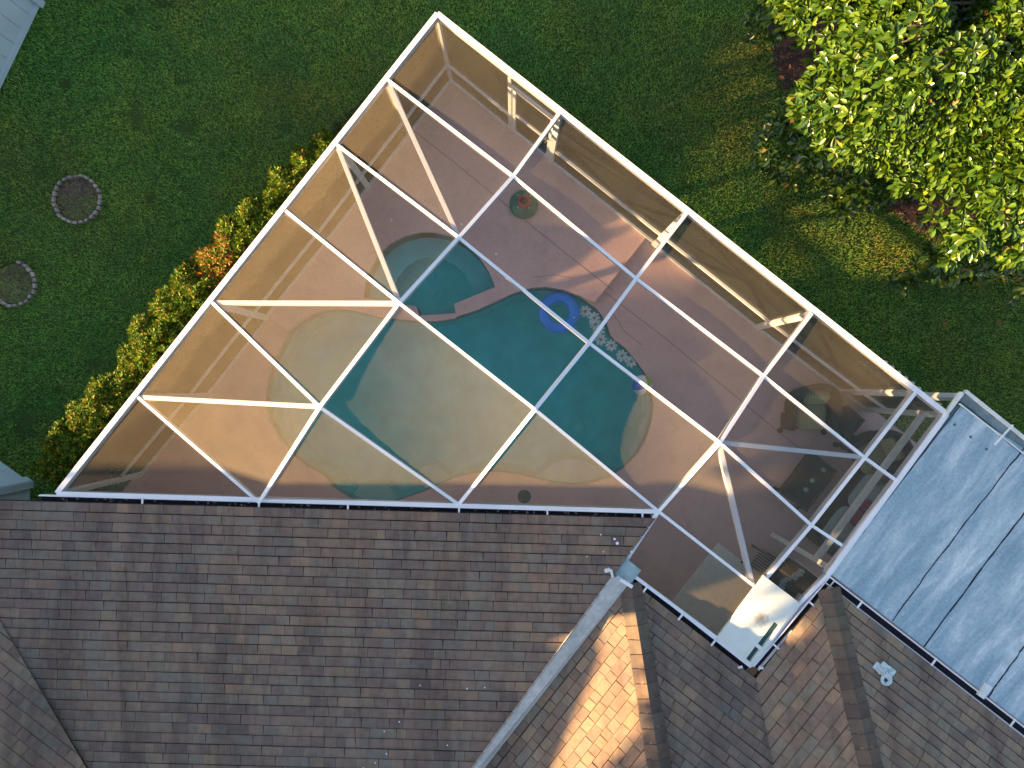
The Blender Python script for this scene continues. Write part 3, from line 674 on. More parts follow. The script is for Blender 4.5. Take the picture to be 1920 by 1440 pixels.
# plane 1 (faces the pool)
t1 = math.radians(1.55); e1 = Vector((math.cos(t1), -math.sin(t1))); up1 = Vector((-math.sin(t1), -math.cos(t1))); s1 = .085
o1 = P(0, 938, ZR).to_2d()
z1 = lambda p: ZR+s1*(Vector((p[0], p[1]))-o1).dot(up1)
def on_plane1(px, py):
    z = ZR
    for _ in range(20): z = z1(P(px, py, z).to_2d())
    return P(px, py, z)
fa, fb = on_plane1(1147, 1080), on_plane1(883, 1440)
fd = (fb-fa).to_2d().normalized(); fn = Vector((-fd.y, fd.x)); fn = fn if fn.x > 0 else -fn
ca, cb = on_plane1(1226, 972), on_plane1(1150, 1078); cd = (cb-ca).to_2d().normalized(); cn = Vector((-cd.y, cd.x)); cn = cn if cn.x > 0 else -cn
ha, hb = on_plane1(0, 1165), on_plane1(165, 1436); hd = (hb-ha).to_2d().normalized(); hn = Vector((-hd.y, hd.x)); hn = hn if hn.x > 0 else -hn
r1a = lambda p: -(p-fa.to_2d()).dot(fn); r1b = lambda p: -(p-ca.to_2d()).dot(cn); r1c = lambda p: (p-ha.to_2d()).dot(hn)
reg1 = [lambda p: r1a(p)+.02, lambda p: r1b(p)+.02, lambda p: r1c(p)+.02]
roof1 = shingle_roof('roof', o1, e1, up1, s1, reg1, (-2.0, 11), 5.3, shing1, ZR, seed=1)
pl = [o1-e1*2, o1+e1*9.9, o1+e1*9.9+up1*5.4, o1-e1*2+up1*5.4]
pl = clip_poly(pl, r1b); pl = clip_poly(pl, r1a); pl = clip_poly(pl, r1c)
underplane(pl, z1)
# plane 2 (left lower corner)
gA = (hb.z-ha.z)/((hb-ha).to_2d().dot(V)); s2 = max(.3, min(.6, gA))
z2 = lambda p: ha.z+s2*(Vector((p[0], p[1]))-ha.to_2d()).dot(V)
o2p = ha.to_2d()-V*2.5
reg2 = [lambda p: .02-r1c(p), lambda p: (p-ha.to_2d()).dot(hd)+.5, lambda p: r1c(p)+2.2]
shingle_roof('roof', o2p, U, V, s2, reg2, (-6, 5), 7, shing1, ha.z-s2*2.5+.03, seed=2, expo=.15)
pl2 = [ha.to_2d()-hd*.5, hb.to_2d()+hd*2.5, hb.to_2d()+hd*2.5-hn*3.4, ha.to_2d()-hd*.5-hn*1.3]; underplane(pl2, lambda p: z2(p)+.03)
# planes 3..6
u3, v4, u5, v6 = 401*ke, 153*ke, 700*ke, -69*ke; SL = .43; VM = 6.0
def uvz(f): return lambda p: ZR+SL*f(Vector((p[0], p[1])))
L3 = lambda p: p.dot(U)-u3; L4 = lambda p: p.dot(V)-v4; L5 = lambda p: p.dot(U)-u5; L6 = lambda p: p.dot(V)-v6
HM = .0
reg3 = [L3, lambda p: L4(p)-L3(p)]
reg4 = [L4, lambda p: L3(p)-L4(p), lambda p: L4(p)-L5(p)]
reg5 = [L5, lambda p: L5(p)-L4(p), lambda p: L6(p)-L5(p)]
reg6 = [L6, lambda p: L5(p)-L6(p)]
def rp(u, v): return U*u+V*v
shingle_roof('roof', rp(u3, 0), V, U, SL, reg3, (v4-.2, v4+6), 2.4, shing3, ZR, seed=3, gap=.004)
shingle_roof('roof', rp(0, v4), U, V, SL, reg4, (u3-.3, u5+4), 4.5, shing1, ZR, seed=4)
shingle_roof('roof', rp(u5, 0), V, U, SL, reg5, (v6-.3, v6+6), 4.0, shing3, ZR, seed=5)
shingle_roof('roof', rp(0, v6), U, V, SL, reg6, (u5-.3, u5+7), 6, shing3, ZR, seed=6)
k = 4.6
underplane([rp(u3, v4), rp(u3+k, v4+k), rp(u3, v4+k)], uvz(L3))
underplane([rp(u3, v4), rp(u5, v4), rp(u5+k, v4+k), rp(u3+k, v4+k)], uvz(L4))
underplane([rp(u5, v6), rp(u5+k, v6+k), rp(u5+k, v4+k), rp(u5, v4)], uvz(L5))
underplane([rp(u5, v6), rp(u5+7, v6), rp(u5+7, v6+k), rp(u5+k, v6+k)], uvz(L6))
# hip caps
capm = shingle_mat('cap_shingle', (1.1, .98, .86), .85)
def caps(u0, v0, n, seed):
    rs = random.Random(seed); bm = bmesh.new(); d = (U+V).normalized(); sd = Vector((d.y, -d.x))
    for i in range(n):
        c0 = rp(u0, v0)+d*(i*.19-.02); c1 = c0+d*.22
        zz = lambda c: ZR+SL*((c-rp(u0, v0)).dot(d))*.7071
        w = .17+rs.uniform(-.006, .006); sk = rs.uniform(-.008, .008)
        def pt(c, k, h): 
            q = c+sd*k*w; return Vector((q.x, q.y, zz(c)-abs(k)*w*SL*.7071+h))
        rows = []
        for c, h in ((c0, .050), (c1, .032)):
            rows.append([bm.verts.new(pt(c+d*sk*k, k, h+(.008 if abs(k) < .3 else 0))) for k in (-1, -.5, 0, .5, 1)])
        base = [bm.verts.new(pt(c0+d*sk*k, k, .012)) for k in (-1, -.5, 0, .5, 1)]
        for j in range(4): bm.faces.new([rows[0][j], rows[0][j+1], rows[1][j+1], rows[1][j]]); bm.faces.new([base[j], base[j+1], rows[0][j+1], rows[0][j]])
    return bmobj('hip_cap', bm, capm, house)
caps(u3+.05, v4+.05, 36, 1); caps(u5+.05, v6+.05, 40, 2)
# metal valley tray between plane 1 and plane 3
def galvm():
    m, n, l, b = mat('weathered_metal')
    c = ramp(n, l, noise(n, l, 2.5, 7, .7, .3), [(.3, (.42, .42, .38)), (.55, (.56, .56, .52)), (.8, (.64, .64, .60))])
    c = mixc(n, l, 1.0, c, ramp(n, l, noise(n, l, 14, 5, .7), [(.3, (.8, .8, .78)), (.6, (1.05, 1.05, 1.05))]), 'MULTIPLY')
    l.new(c, b.inputs['Base Color']); b.inputs['Roughness'].default_value = .55; return m
galv = galvm()
bm = bmesh.new()
r0 = rp(u3+.01, v4+.0); r9 = rp(u3+.01, v4+5.2); l0 = fa; l9 = fa+(fb-fa)*1.45; l9.z = z1(l9)
pts = [(l0.x, l0.y, z1(l0)+.035), (l9.x, l9.y, z1(l9)+.035), (r9.x, r9.y, ZR+.03), (r0.x, r0.y, ZR+.03)]
va = [bm.verts.new(p) for p in pts]; vb = [bm.verts.new((p[0], p[1], p[2]-.03)) for p in pts]
bm.faces.new(va); bm.faces.new(vb[::-1])
for i in range(4): bm.faces.new([vb[i], vb[(i+1) % 4], va[(i+1) % 4], va[i]])
bmobj('valley_flashing', bm, galv, house)
bm = bmesh.new(); box(bm, P(1176, 1072, ZR), .30, .30, .05, -.66, .01); bmobj('corner_flashing', bm, simple('teal_metal', (.30, .42, .42), .5, .5, .2, 8), house)
bm = bmesh.new(); bar(bm, P(1155, 1082, ZR+.07), P(1186, 1101, ZR+.07), .05, .05); bmobj('gutter_end', bm, white, house)
bm = bmesh.new(); box(bm, P(1139, 1069, ZR+.09), .09, .06, .06, .3, .02); box(bm, P(1147, 1074, ZR+.09), .035, .12, .07, .2, .012); bmobj('sealant_lump', bm, white_d, house)
# gutters: troughs with an outer lip, a few hangers
def gutter(a, b, w, name='gutter', hang=(), flip=1, z=ZR, m=white):
    a = Vector(a); b = Vector(b); d = (b-a).normalized(); s = Vector((-d.y, d.x, 0))*flip
    bm = bmesh.new()
    prof = [(0, .0), (.018, .0), (.018, -.07), (w-.012, -.07), (w-.012, -.02), (w, -.02), (w, -.085), (0, -.085)]
    A = [bm.verts.new(a+s*x+Vector((0, 0, y))) for x, y in prof]; B = [bm.verts.new(b+s*x+Vector((0, 0, y))) for x, y in prof]
    n = len(prof)
    for i in range(n): bm.faces.new([A[i], A[(i+1) % n], B[(i+1) % n], B[i]])
    bm.faces.new(A); bm.faces.new(B[::-1])
    g = bmobj(name, bm, m, house)
    bm = bmesh.new(); bar(bm, a+s*(w/2)+Vector((0, 0, -.062)), b+s*(w/2)+Vector((0, 0, -.062)), w-.04, .006); bmobj('dark_gutter_strip', bm, simple('dark_gutter_strip', (.018, .016, .022), .9, .2, .5, 30), g)  # near-black mottled strip along the bottom of the trough
    for t in hang:
        p = a.lerp(b, t); bm = bmesh.new(); bar(bm, p-s*.005+Vector((0, 0, .012)), p+s*w*1.05+Vector((0, 0, .012)), .028, .012); bmobj('hanger', bm, white, g)
    return g
g1a, g1b = P(72, 928, ZR-.02), P(1222, 961, ZR-.02)
gutter(g1a, g1b, .125, hang=(.17, .36, .505, .686, .83, .985), flip=-1, z=ZR)
gutter(P(1188, 1078, ZR+.01), P(1408, 1251, ZR+.01), .125, hang=(.12, .42, .70), flip=-1)
gutter(P(1413, 1249, ZR+.0), P(1556, 1080, ZR+.0), .12, hang=(.25, .72), flip=-1)
gutter(P(1556, 1080, ZR+.02), P(1990, 1416, ZR+.02), .125, hang=(.14, .46, .80), flip=-1)
# corner splash pieces
for q in ((1388,1251), (1427,1252)):
    bm = bmesh.new(); box(bm, P(*q, ZR+.04), .07, .035, .02, random.uniform(-.6, .6), .005); bmobj('metal_clip', bm, white_d, house)
# roof vent
vn = P(1658, 1260, ZR+.45); zz = ZR+SL*L6(vn.to_2d())
vp = P(1658, 1262, zz+.05)
bm = bmesh.new(); box(bm, (vp.x-.08, vp.y+.08, zz+.03), .13, .11, .02, -.66, .004); box(bm, (vp.x+.03, vp.y+.03, zz+.045), .24, .18, .03, -.66, .012)
for i in range(5): box(bm, (vp.x-.06+.03*i, vp.y+.045-.012*i, zz+.066), .02, .12, .014, -.5, .003)
lathe(bm, [(.055, .0), (.085, .03), (.085, .05), (.045, .055), (.035, .02)], vp.x+.02, vp.y-.09, zz+.03, 20)
bmobj('roof_vent', bm, simple('vent_plastic', (.50, .60, .62), .45, .5, .25, 20), roof1)
# droppings and pale specks on the shingles
bm = bmesh.new()
for (a, b, r) in ((1157,1018,.025),(1152,1010,.018),(1184,1034,.02),(1126,1002,.012),(1131,1034,.01),(876,1290,.012),(909,1288,.010),(749,1352,.012),(721,1370,.011),(725,1412,.012),(704,1429,.01),(788,1284,.01),(839,1396,.01),(682,1438,.01),(1100,1043,.01)):
    p = on_plane1(a, b); bm = bmesh.new(); lathe(bm, [(0, .004), (r, .0)], p.x, p.y, z1(p)+.022, 8); bmobj('bird_dropping', bm, white, roof1)
# dry leaves in the gutter, a few pixels each
bm = bmesh.new()
for i in range(70):
    p = g1a.lerp(g1b, random.uniform(.02, .98))+Vector((0, -random.uniform(.03, .09), -.03)); M = Matrix.Translation(p) @ Matrix.Rotation(random.uniform(0, 6), 4, 'Z') @ Matrix.Rotation(random.uniform(-.4, .4), 4, 'X')
    v = [bm.verts.new(M @ Vector(q)) for q in ((-.03, 0, 0), (0, .012, .004), (.03, 0, 0), (0, -.012, .004))]; bm.faces.new(v)
lt = bmobj('gutter_litter', bm, leaf_mat('litter', [(0, (.05, .05, .05)), (1, (.25, .2, .17))], .8, .2, 0), house); lt['kind'] = 'stuff'
# house walls
wallm = simple('stucco', (.50, .42, .34), .9, .2, .08, 5)
bm = bmesh.new()
q0 = g1a.to_2d()+up1*.55+e1*.3; q1 = g1b.to_2d()+up1*.55-e1*.5
prism(bm, [q0-e1*1.2, q1, fa.to_2d()-fn*.35+fd*.3, fa.to_2d()-fn*.35+fd*4.5, q0+up1*4.5-e1*1.2], -.1, ZR-.1)
prism(bm, [rp(u3+.5, v4+.5), rp(u5+.4, v4+.5), rp(u5+.4, v6+.5), rp(u5+6, v6+.5), rp(u5+6, v6+4), rp(u3+.5, v4+4.5)], -.09, ZR-.1)
bmobj('wall', bm, wallm, house)
# unseen blocks added outside the frame to shade the roof by the pool
UX = -10.2
X0, X1, Y0, Y1 = -21.3, -8.7, -5.05, -6.6        # long narrow added shade block with a single-pitch roof
bm = bmesh.new(); prism(bm, [Vector((X0, Y0)), Vector((X1, Y0)), Vector((X1, Y1)), Vector((X0, Y1))], -.1, lambda p: 5.1 if p[1] > -5.5 else 6.25); bmobj('shade_block_wall', bm, wallm, house)
bm = bmesh.new(); prism(bm, [Vector((X0-.2, Y0+.1)), Vector((X1+.1, Y0+.1)), Vector((X1+.1, Y1-.05)), Vector((X0-.2, Y1-.05))], lambda p: 5.12 if p[1] > -5.5 else 6.30, lambda p: 5.22 if p[1] > -5.5 else 6.40); bmobj('shade_block_roof', bm, shing1, house)
for (ya, yb, UZ) in ((-6.9, -15.0, 5.4),):  # second unseen block, added to keep roof plane 1 in shade
    bm = bmesh.new(); prism(bm, [Vector((UX-2.4, ya)), Vector((UX, ya)), Vector((UX, yb)), Vector((UX-2.4, yb))], -.1, UZ-.4); bmobj('shade_block_wall', bm, wallm, house)
    bm = bmesh.new(); h = min(.9, (ya-yb)/2-.1)
    vv = [bm.verts.new(p) for p in ((UX+.3, ya+.0, UZ-.4), (UX+.3, yb+.0, UZ-.4), (UX-2.7, yb, UZ-.4), (UX-2.7, ya, UZ-.4), (UX-h, ya-h, UZ+.05), (UX-h, yb+h, UZ+.05), (UX-2.4+h, yb+h, UZ+.05), (UX-2.4+h, ya-h, UZ+.05))]
    for f in ((0,1,5,4), (1,2,6,5), (2,3,7,6), (3,0,4,7), (4,5,6,7), (3,2,1,0)): bm.faces.new([vv[i] for i in f])
    bmobj('shade_block_roof', bm, shing1, house)
# ------------------------------------------------------------------ unseen trees added on the left, outside the frame, to shade the lawn
def far_tree(x, y, h, r, label):
    e = empty('added_shade_tree', (x, y, -.08), label, 'tree', 'unseen shade trees added beyond the left fence')
    K = 900; t = rng.uniform(0, 2*np.pi, K); ph = np.arccos(rng.uniform(-1, 1, K)); q = rng.uniform(.5, 1, K)**.5
    cx = x+r*q*np.sin(ph)*np.cos(t); cy = y+r*q*np.sin(ph)*np.sin(t); cz = h*.5+h*.5*q*np.cos(ph)
    cz = np.maximum(cz, .1)
    me = rosettes(np.stack([cx, cy, cz], 1), np.stack([np.cos(t), np.sin(t), np.ones(K)], 1), 7, .42, (.4, 1.5), .5, 'crown'); link('crown', me, mag_leaf, e)
    bm = bmesh.new(); limb(bm, (x, y, -.1), (x, y, h*.7), .2, .08); bmobj('trunk', bm, bark, e, True)
hs = [(-6.5,3.4),(-5.0,3.2),(-3.6,3.4),(-2.2,3.7),(-.9,4.3),(.5,5.2),(2.0,6.7),(3.5,6.9),(5.0,7.0),(6.5,7.0),(8.0,7.0)]  # crown heights set by where the added shade should fall
for i, (yy, hh) in enumerate(hs):
    far_tree(-18+random.uniform(-.3, .3), yy, hh, 1.5, 'unseen green tree added for shade beyond the left fence, %s from the bottom' % ORD[i])
def added_shade_oak(x, y, z, rx, ry, rz):  # unseen, added to shade the patio roof while lower rays pass beneath
    e = empty('added_shade_oak', (x, y, -.08), 'unseen tall oak added for shade, its crown kept high to let low sun pass', 'tree')
    K = 3000; t = rng.uniform(0, 2*np.pi, K); ph = np.arccos(rng.uniform(-1, 1, K)); q = rng.uniform(.3, 1, K)**.5
    sp = np.sin(ph)**.35; c = np.stack([x+rx*q*sp*np.cos(t), y+ry*q*sp*np.sin(t), z+rz*q*np.cos(ph)], 1)
    link('crown', rosettes(c, np.stack([np.cos(t), np.sin(t), np.ones(K)], 1), 7, .36, (.4, 1.5), .5, 'crown'), mag_leaf, e)
    c2 = rng.normal(0, 1, (260, 3)); c2 /= np.linalg.norm(c2, axis=1)[:, None]; c2 = np.array([x, y+.35, z-1.1])+c2*np.array([.8, .5, .22])  # extra leaf lobe added to shade the solid roof panel
    link('shade_lobe', rosettes(c2, np.tile(np.array([0, .2, 1.0]), (260, 1)), 7, .25, (.4, 1.5), .5, 'shade_lobe'), mag_leaf, e)
    bm = bmesh.new(); limb(bm, (x, y-3.6, -.1), (x, y-3.0, z), .3, .14)
    for a in range(9): limb(bm, (x, y-3.0, z-.6), (x+rx*.7*math.cos(a*.7), y+ry*.7*math.sin(a*.7), z+.3), .1, .03)
    bmobj('trunk', bm, bark, e, True)
added_shade_oak(-13.5, -9.0, 7.92, 1.6, 3.6, 1.2)
# ------------------------------------------------------------------ covered patio roof on the right
pr = empty('patio_roof', (P(1750, 1000, 2.6).x, P(1750, 1000, 2.6).y, 2.4), 'flat patio roof coated silver blue with black seams', 'patio roof')
def coatm():
    m, n, l, b = mat('silver_roof_coating')
    tc = n.new('ShaderNodeTexCoord'); mp = n.new('ShaderNodeMapping'); mp.inputs['Rotation'].default_value = (0, 0, math.atan2(.7874, .6164)); mp.inputs['Scale'].default_value = (1, 1, 1)
    l.new(tc.outputs['Object'], mp.inputs[0]); m2 = n.new('ShaderNodeMapping'); m2.vector_type = 'TEXTURE'; m2.inputs['Rotation'].default_value = (0, 0, math.radians(52)); m2.inputs['Scale'].default_value = (2.6, .62, 1); l.new(tc.outputs['Object'], m2.inputs[0])
    a = noise(n, l, 1.5, 8, .68, .5, vec=m2.outputs[0]); f = noise(n, l, 22, 6, .75)
    c = ramp(n, l, a, [(.25, (.20, .30, .36)), (.44, (.28, .40, .47)), (.54, (.42, .52, .57)), (.68, (.72, .76, .77))])
    c = mixc(n, l, 1.0, c, ramp(n, l, f, [(.3, (.82, .82, .82)), (.7, (1.18, 1.18, 1.18))]), 'MULTIPLY')
    l.new(c, b.inputs['Base Color']); b.inputs['Roughness'].default_value = .6; b.inputs['Specular IOR Level'].default_value = .3; return m
ZP = 2.40
bm = bmesh.new()
pp = [P(*q, ZP+.02).to_2d() for q in ((1800,762),(1785,783),(1557,1076),(1980,1405),(2100,960))]
prism(bm, pp, ZP-.08, ZP+.02); bmobj('roof_sheet', bm, coatm(), pr)
seam = simple('tar_seam', (.004, .010, .022), .6)
def wig(pts, k=8, am=1.2):
    out = []
    for a, b in zip(pts, pts[1:]):
        for i in range(k):
            t = i/k; out.append((lerpf(a[0], b[0], t)+random.uniform(-am, am), lerpf(a[1], b[1], t)+random.uniform(-am, am)))
    return out+[pts[-1]]
for pts, w in (([(1673,1165),(1755,1052),(1850,930),(1940,815)], .016), ([(1732,1213),(1830,1082),(1925,955)], .020), ([(1852,1309),(1875,1275),(1925,1205)], .02), ([(1560,1073),(1640,968),(1720,862),(1800,762)], .012), ([(1806,757),(1850,795),(1890,830),(1930,862)], .006)):
    bm = bmesh.new()
    q = wig(pts)
    for a, b in zip(q, q[1:]): bar(bm, P(*a, ZP+.025), P(*b, ZP+.025), w*random.uniform(.7, 1.3), .004)
    bmobj('seam', bm, seam, pr)
coat_l = simple('pale_coating', (.50, .58, .62), .6, .3, .18, 9)
for pts, w in (([(1852,1290),(1930,1185)], .13),):
    bm = bmesh.new(); bar(bm, P(*pts[0], ZP+.0235), P(*pts[1], ZP+.0235), w, .003); bmobj('coating_patch', bm, coat_l, pr)
# raised gutter box at the far edge
bm = bmesh.new(); bar(bm, P(1812,733,ZP+.05), P(1990,875,ZP+.05), .04, .08); bar(bm, P(1806,736,ZP+.045), P(1772,782,ZP+.045), .045, .08); bar(bm, P(1800,757,ZP+.035), P(1990,905,ZP+.035), .02, .04)
bmobj('edge_trim', bm, white_d, pr)
bm = bmesh.new(); bar(bm, P(1806,746,ZP-.0), P(1990,890,ZP-.0), .13, .02); bmobj('edge_gutter', bm, simple('wet_gutter', (.18, .24, .25), .4, .5, .5, 4), pr)
bm = bmesh.new(); bar(bm, P(1900,797,ZP+.12), P(1866,834,ZP+.12), .022, .02); bmobj('brace_strap', bm, white, pr)
bm = bmesh.new()
for q in ((1788,796), (1818,819), (1848,842)): lathe(bm, [(0, .008), (.018, .006), (.02, 0)], P(*q, ZP).x, P(*q, ZP).y, ZP+.022, 12)
bmobj('fastener', bm, simple('fastener', (.06, .10, .14), .6), pr)
bm = bmesh.new(); bar(bm, P(1840,1308,ZP+.07), P(1856,1286,ZP+.07), .10, .06); bmobj('downspout', bm, white_d, pr)
for q in ((1812,745), (1985,885)):
    p = P(*q, ZP); bm = bmesh.new(); post(bm, p.x, p.y, -.1, ZP-.09, .09); bmobj('post', bm, white_d, pr)
# ------------------------------------------------------------------ fences
fencem = simple('vinyl_fence', (.50, .60, .66), .45, .5, .05, 2)
def fence(a, b, h, label, board=.29):
    a = Vector(a); b = Vector(b); c = (a+b)/2; e = empty('vinyl_fence', (c.x, c.y, -.08), label, 'fence')
    d = (b-a).normalized(); L = (b-a).length; out = Vector((-d.y, d.x))
    if out.dot(c) < 0: out = -out
    bm = bmesh.new(); k = int(L/board)
    for i in range(k):
        p = a+d*(i+.5)*L/k; box(bm, (p.x, p.y, h/2+.02), L/k-.008, .025, h-.12, math.atan2(d.y, d.x), .003)
    bmobj('boards', bm, fencem, e)
    for z in (.0, h-.1):
        bm = bmesh.new(); p = (a+b)/2-out*.0; box(bm, (p.x, p.y, z+.02), L, .055, .11, math.atan2(d.y, d.x), .006); bmobj('rail', bm, fencem, e)
    for p in (a, b):
        bm = bmesh.new(); box(bm, (p.x, p.y, h/2+.04), .13, .13, h+.24, math.atan2(d.y, d.x), .006); box(bm, (p.x, p.y, h+.19), .15, .15, .04, math.atan2(d.y, d.x), .012); bmobj('post', bm, fencem, e)
fA, fB = P(78, 8, -.08).to_2d(), P(-50, 275, -.08).to_2d(); dd = (fB-fA).normalized()
fence(fA, fA+dd*2.4, 1.8, 'pale white vinyl fence panel at the left edge of the upper lawn')
fence(fA-Vector((.1, -.12)), fA-dd*2.3+Vector((-.2, .0)), 1.8, 'pale white vinyl fence panel past the post in the top left corner')
fA, fB = P(-90, 800, -.08).to_2d(), P(52, 902, -.08).to_2d()
fence(fA, fB, 1.75, 'short white vinyl gate between the hedge and the house roof')
fence(P(57, 908, -.08).to_2d(), P(57, 1000, -.08).to_2d(), 1.75, 'white vinyl fence panel running under the roof edge in the lower left')
# ------------------------------------------------------------------ things on the deck and in the pool
def spin(o, loc, rz):
    o.location = loc; o.rotation_euler = (0, 0, rz)
# swim ring
bm = bmesh.new(); c = P(1048, 586, .0); M_, m_ = .285, .098
rr = []
for i in range(48):
    a = 2*math.pi*i/48; ring_ = []
    puck = 1+.015*math.cos(a*24)
    for j in range(16):
        b = 2*math.pi*j/16; r = M_+m_*math.cos(b)*puck; ring_.append(bm.verts.new((c.x+r*math.cos(a), c.y+r*math.sin(a), -.09+.06+m_*.85*math.sin(b))))
    rr.append(ring_)
for i in range(48):
    for j in range(16): bm.faces.new([rr[i][j], rr[(i+1) % 48][j], rr[(i+1) % 48][(j+1) % 16], rr[i][(j+1) % 16]])
sr = bmobj('swim_ring', bm, simple('blue_vinyl', (.01, .27, .90), .3, .5, .12, 6), None, True); tag(sr, 'bright blue inflatable swim ring floating in the pool', 'swim ring')
bm = bmesh.new(); box(bm, (c.x+.27, c.y-.1, .075), .03, .02, .02, .4, .006); bmobj('valve', bm, white, sr)
# floating flowers
petal_m = simple('translucent_white', (.62, .72, .70), .4, .5, .1, 20); eye_m = simple('flower_eye', (.20, .28, .30), .5)
names = ['nearest the blue swim ring', 'second from the blue swim ring', 'third from the blue swim ring under the beam', 'fourth from the blue swim ring', 'fifth from the blue swim ring', 'sixth from the blue swim ring', 'seventh from the blue swim ring', 'farthest from the blue swim ring']
fcent = [(1097,584),(1114,596),(1116,608),(1123,619),(1126,637),(1146,648),(1166,667),(1183,678)]
first = None
for i, q in enumerate(fcent):
    c = P(*q, -.07)
    if first is None:
        e = empty('flower_float', c, '', 'pool float', 'white flower floats in the pool')
        bm = bmesh.new()
        for k in range(8):
            a = 2*math.pi*k/8; d = Vector((math.cos(a), math.sin(a), 0)); s = Vector((-d.y, d.x, 0))
            prof = [(.015, .012, .012), (.055, .024, .030), (.085, .028, .034), (.108, .016, .030), (.118, .0, .024)]
            L_, R_, T_ = [], [], []
            for r, w, z in prof:
                L_.append(bm.verts.new(d*r+s*w+Vector((0, 0, z*.6)))); R_.append(bm.verts.new(d*r-s*w+Vector((0, 0, z*.6)))); T_.append(bm.verts.new(d*r+Vector((0, 0, z+.012))))
            for x in range(4): bm.faces.new([L_[x], L_[x+1], T_[x+1], T_[x]]); bm.faces.new([T_[x], T_[x+1], R_[x+1], R_[x]])
        p_ = bmobj('petals', bm, petal_m, None); p_.parent = e
        bm = bmesh.new(); lathe(bm, [(0, .05), (.014, .048), (.02, .03), (.028, .03), (.03, .0)], 0, 0, 0, 16); y_ = bmobj('centre', bm, eye_m, None, True); y_.parent = e
        first = (e, p_, y_)
    else:
        e = first[0].copy(); C.objects.link(e)
        for ch in first[1:]:
            g = ch.copy(); C.objects.link(g); g.parent = e
        e.location = c
    e.rotation_euler = (0, 0, random.uniform(0, .78)); e['label'] = 'white eight petal floating flower, '+names[i]
# beach ball
def ballm():
    m, n, l, b = mat('beach_ball_vinyl'); tc = n.new('ShaderNodeTexCoord'); sp = n.new('ShaderNodeSeparateXYZ'); l.new(tc.outputs['Object'], sp.inputs[0])
    at = n.new('ShaderNodeMath'); at.operation = 'ARCTAN2'; l.new(sp.outputs[1], at.inputs[0]); l.new(sp.outputs[0], at.inputs[1])
    dv = n.new('ShaderNodeMath'); dv.operation = 'MULTIPLY_ADD'; l.new(at.outputs[0], dv.inputs[0]); dv.inputs[1].default_value = 1/(2*math.pi); dv.inputs[2].default_value = .5
    c = ramp(n, l, dv.outputs[0], [(0, (.70, .78, .80)), (.17, (.03, .40, .12)), (.34, (.72, .78, .80)), (.5, (.30, .50, .03)), (.67, (.75, .80, .82)), (.84, (.02, .16, .60))], 'CONSTANT')
    l.new(c, b.inputs['Base Color']); b.inputs['Roughness'].default_value = .3; return m
bm = bmesh.new(); bmesh.ops.create_uvsphere(bm, u_segments=36, v_segments=18, radius=.185)
bb = bmobj('beach_ball', bm, ballm(), None, True); bb.location = P(1204, 722, .06); bb.rotation_euler = (.35, .2, .5); tag(bb, 'striped beach ball in white, green and blue at the pool edge', 'beach ball')
bm = bmesh.new(); lathe(bm, [(0, .004), (.022, .003), (.025, -.003)], 0, 0, .185, 14); cp_ = bmobj('end_cap', bm, white, None); cp_.parent = bb
# round green and red thing
c = P(982, 385, .12); e = empty('hose_reel', (c.x, c.y, UP), 'round green tub with a red hub on the deck', 'hose reel')
gm = simple('green_plastic', (.005, .16, .10), .3, .5, .25, 10); rm = simple('red_plastic', (.42, .02, .05), .35, .5, .15, 12)
bm = bmesh.new(); prof = [(.08, .20), (.12, .19)]
for k in range(6): r = .13+.02*k; prof += [(r, .18-.012*k), (r+.01, .172-.012*k)]
prof += [(.258, .085), (.262, .04), (.25, .0), (0, 0)]
lathe(bm, prof, c.x, c.y, UP+.004, 40); bmobj('tub', bm, gm, e, True)
bm = bmesh.new(); lathe(bm, [(.072, .12), (.074, .245), (.10, .25), (.125, .24), (.128, .19)], c.x, c.y+.02, UP+.004, 12); bmobj('hub', bm, rm, e)
bm = bmesh.new(); lathe(bm, [(0, .19), (.072, .20)], c.x, c.y+.02, UP+.004, 16); bmobj('opening', bm, simple('dark_hole', (.01, .012, .012), .7), e)
bm = bmesh.new()
for a in (.7, 2.3, 3.9, 5.4): box(bm, (c.x+.15*math.cos(a), c.y+.02+.15*math.sin(a), UP+.2), .022, .022, .02, a, .004)
bmobj('clip', bm, white_d, e)
# deck fittings
lidm = simple('skimmer_lid', (.055, .075, .08), .6, .4, .2, 20)
c = P(983, 931, .01); bm = bmesh.new(); lathe(bm, [(0, .012), (.10, .012), (.118, .008), (.124, 0)], c.x, c.y, .002, 32); box(bm, (c.x+.03, c.y-.02, .016), .03, .015, .008, .3)
tag(bmobj('skimmer_lid', bm, lidm), 'round dark grey skimmer lid in the deck near the roof gutter', 'lid')
for i, (q, lab) in enumerate((((733,413), 'left of the three above the spa'), ((865,421), 'middle of the three, beside the beam joint'), ((930,476), 'right of the three, beside the spa'))):
    c = P(*q, UP); bm = bmesh.new(); lathe(bm, [(0, .012), (.022, .010), (.03, 0)], c.x, c.y, UP+.002, 16); tag(bmobj('deck_cap', bm, white), 'small white round cap in the deck, '+lab, 'deck cap', 'white caps set in the pool deck')
# beige mat
mA = P(1347, 1017, .02).to_2d(); ud, vd = U, V
bm = bmesh.new(); prism(bm, [mA, mA+U*1.25, mA+U*1.25+V*1.75, mA+V*1.75], .004, .022)
tag(bmobj('patio_mat', bm, simple('beige_mat', (.84, .85, .74), .8, .2, .06, 12)), 'plain beige mat on the deck beside the white roof panel', 'mat')
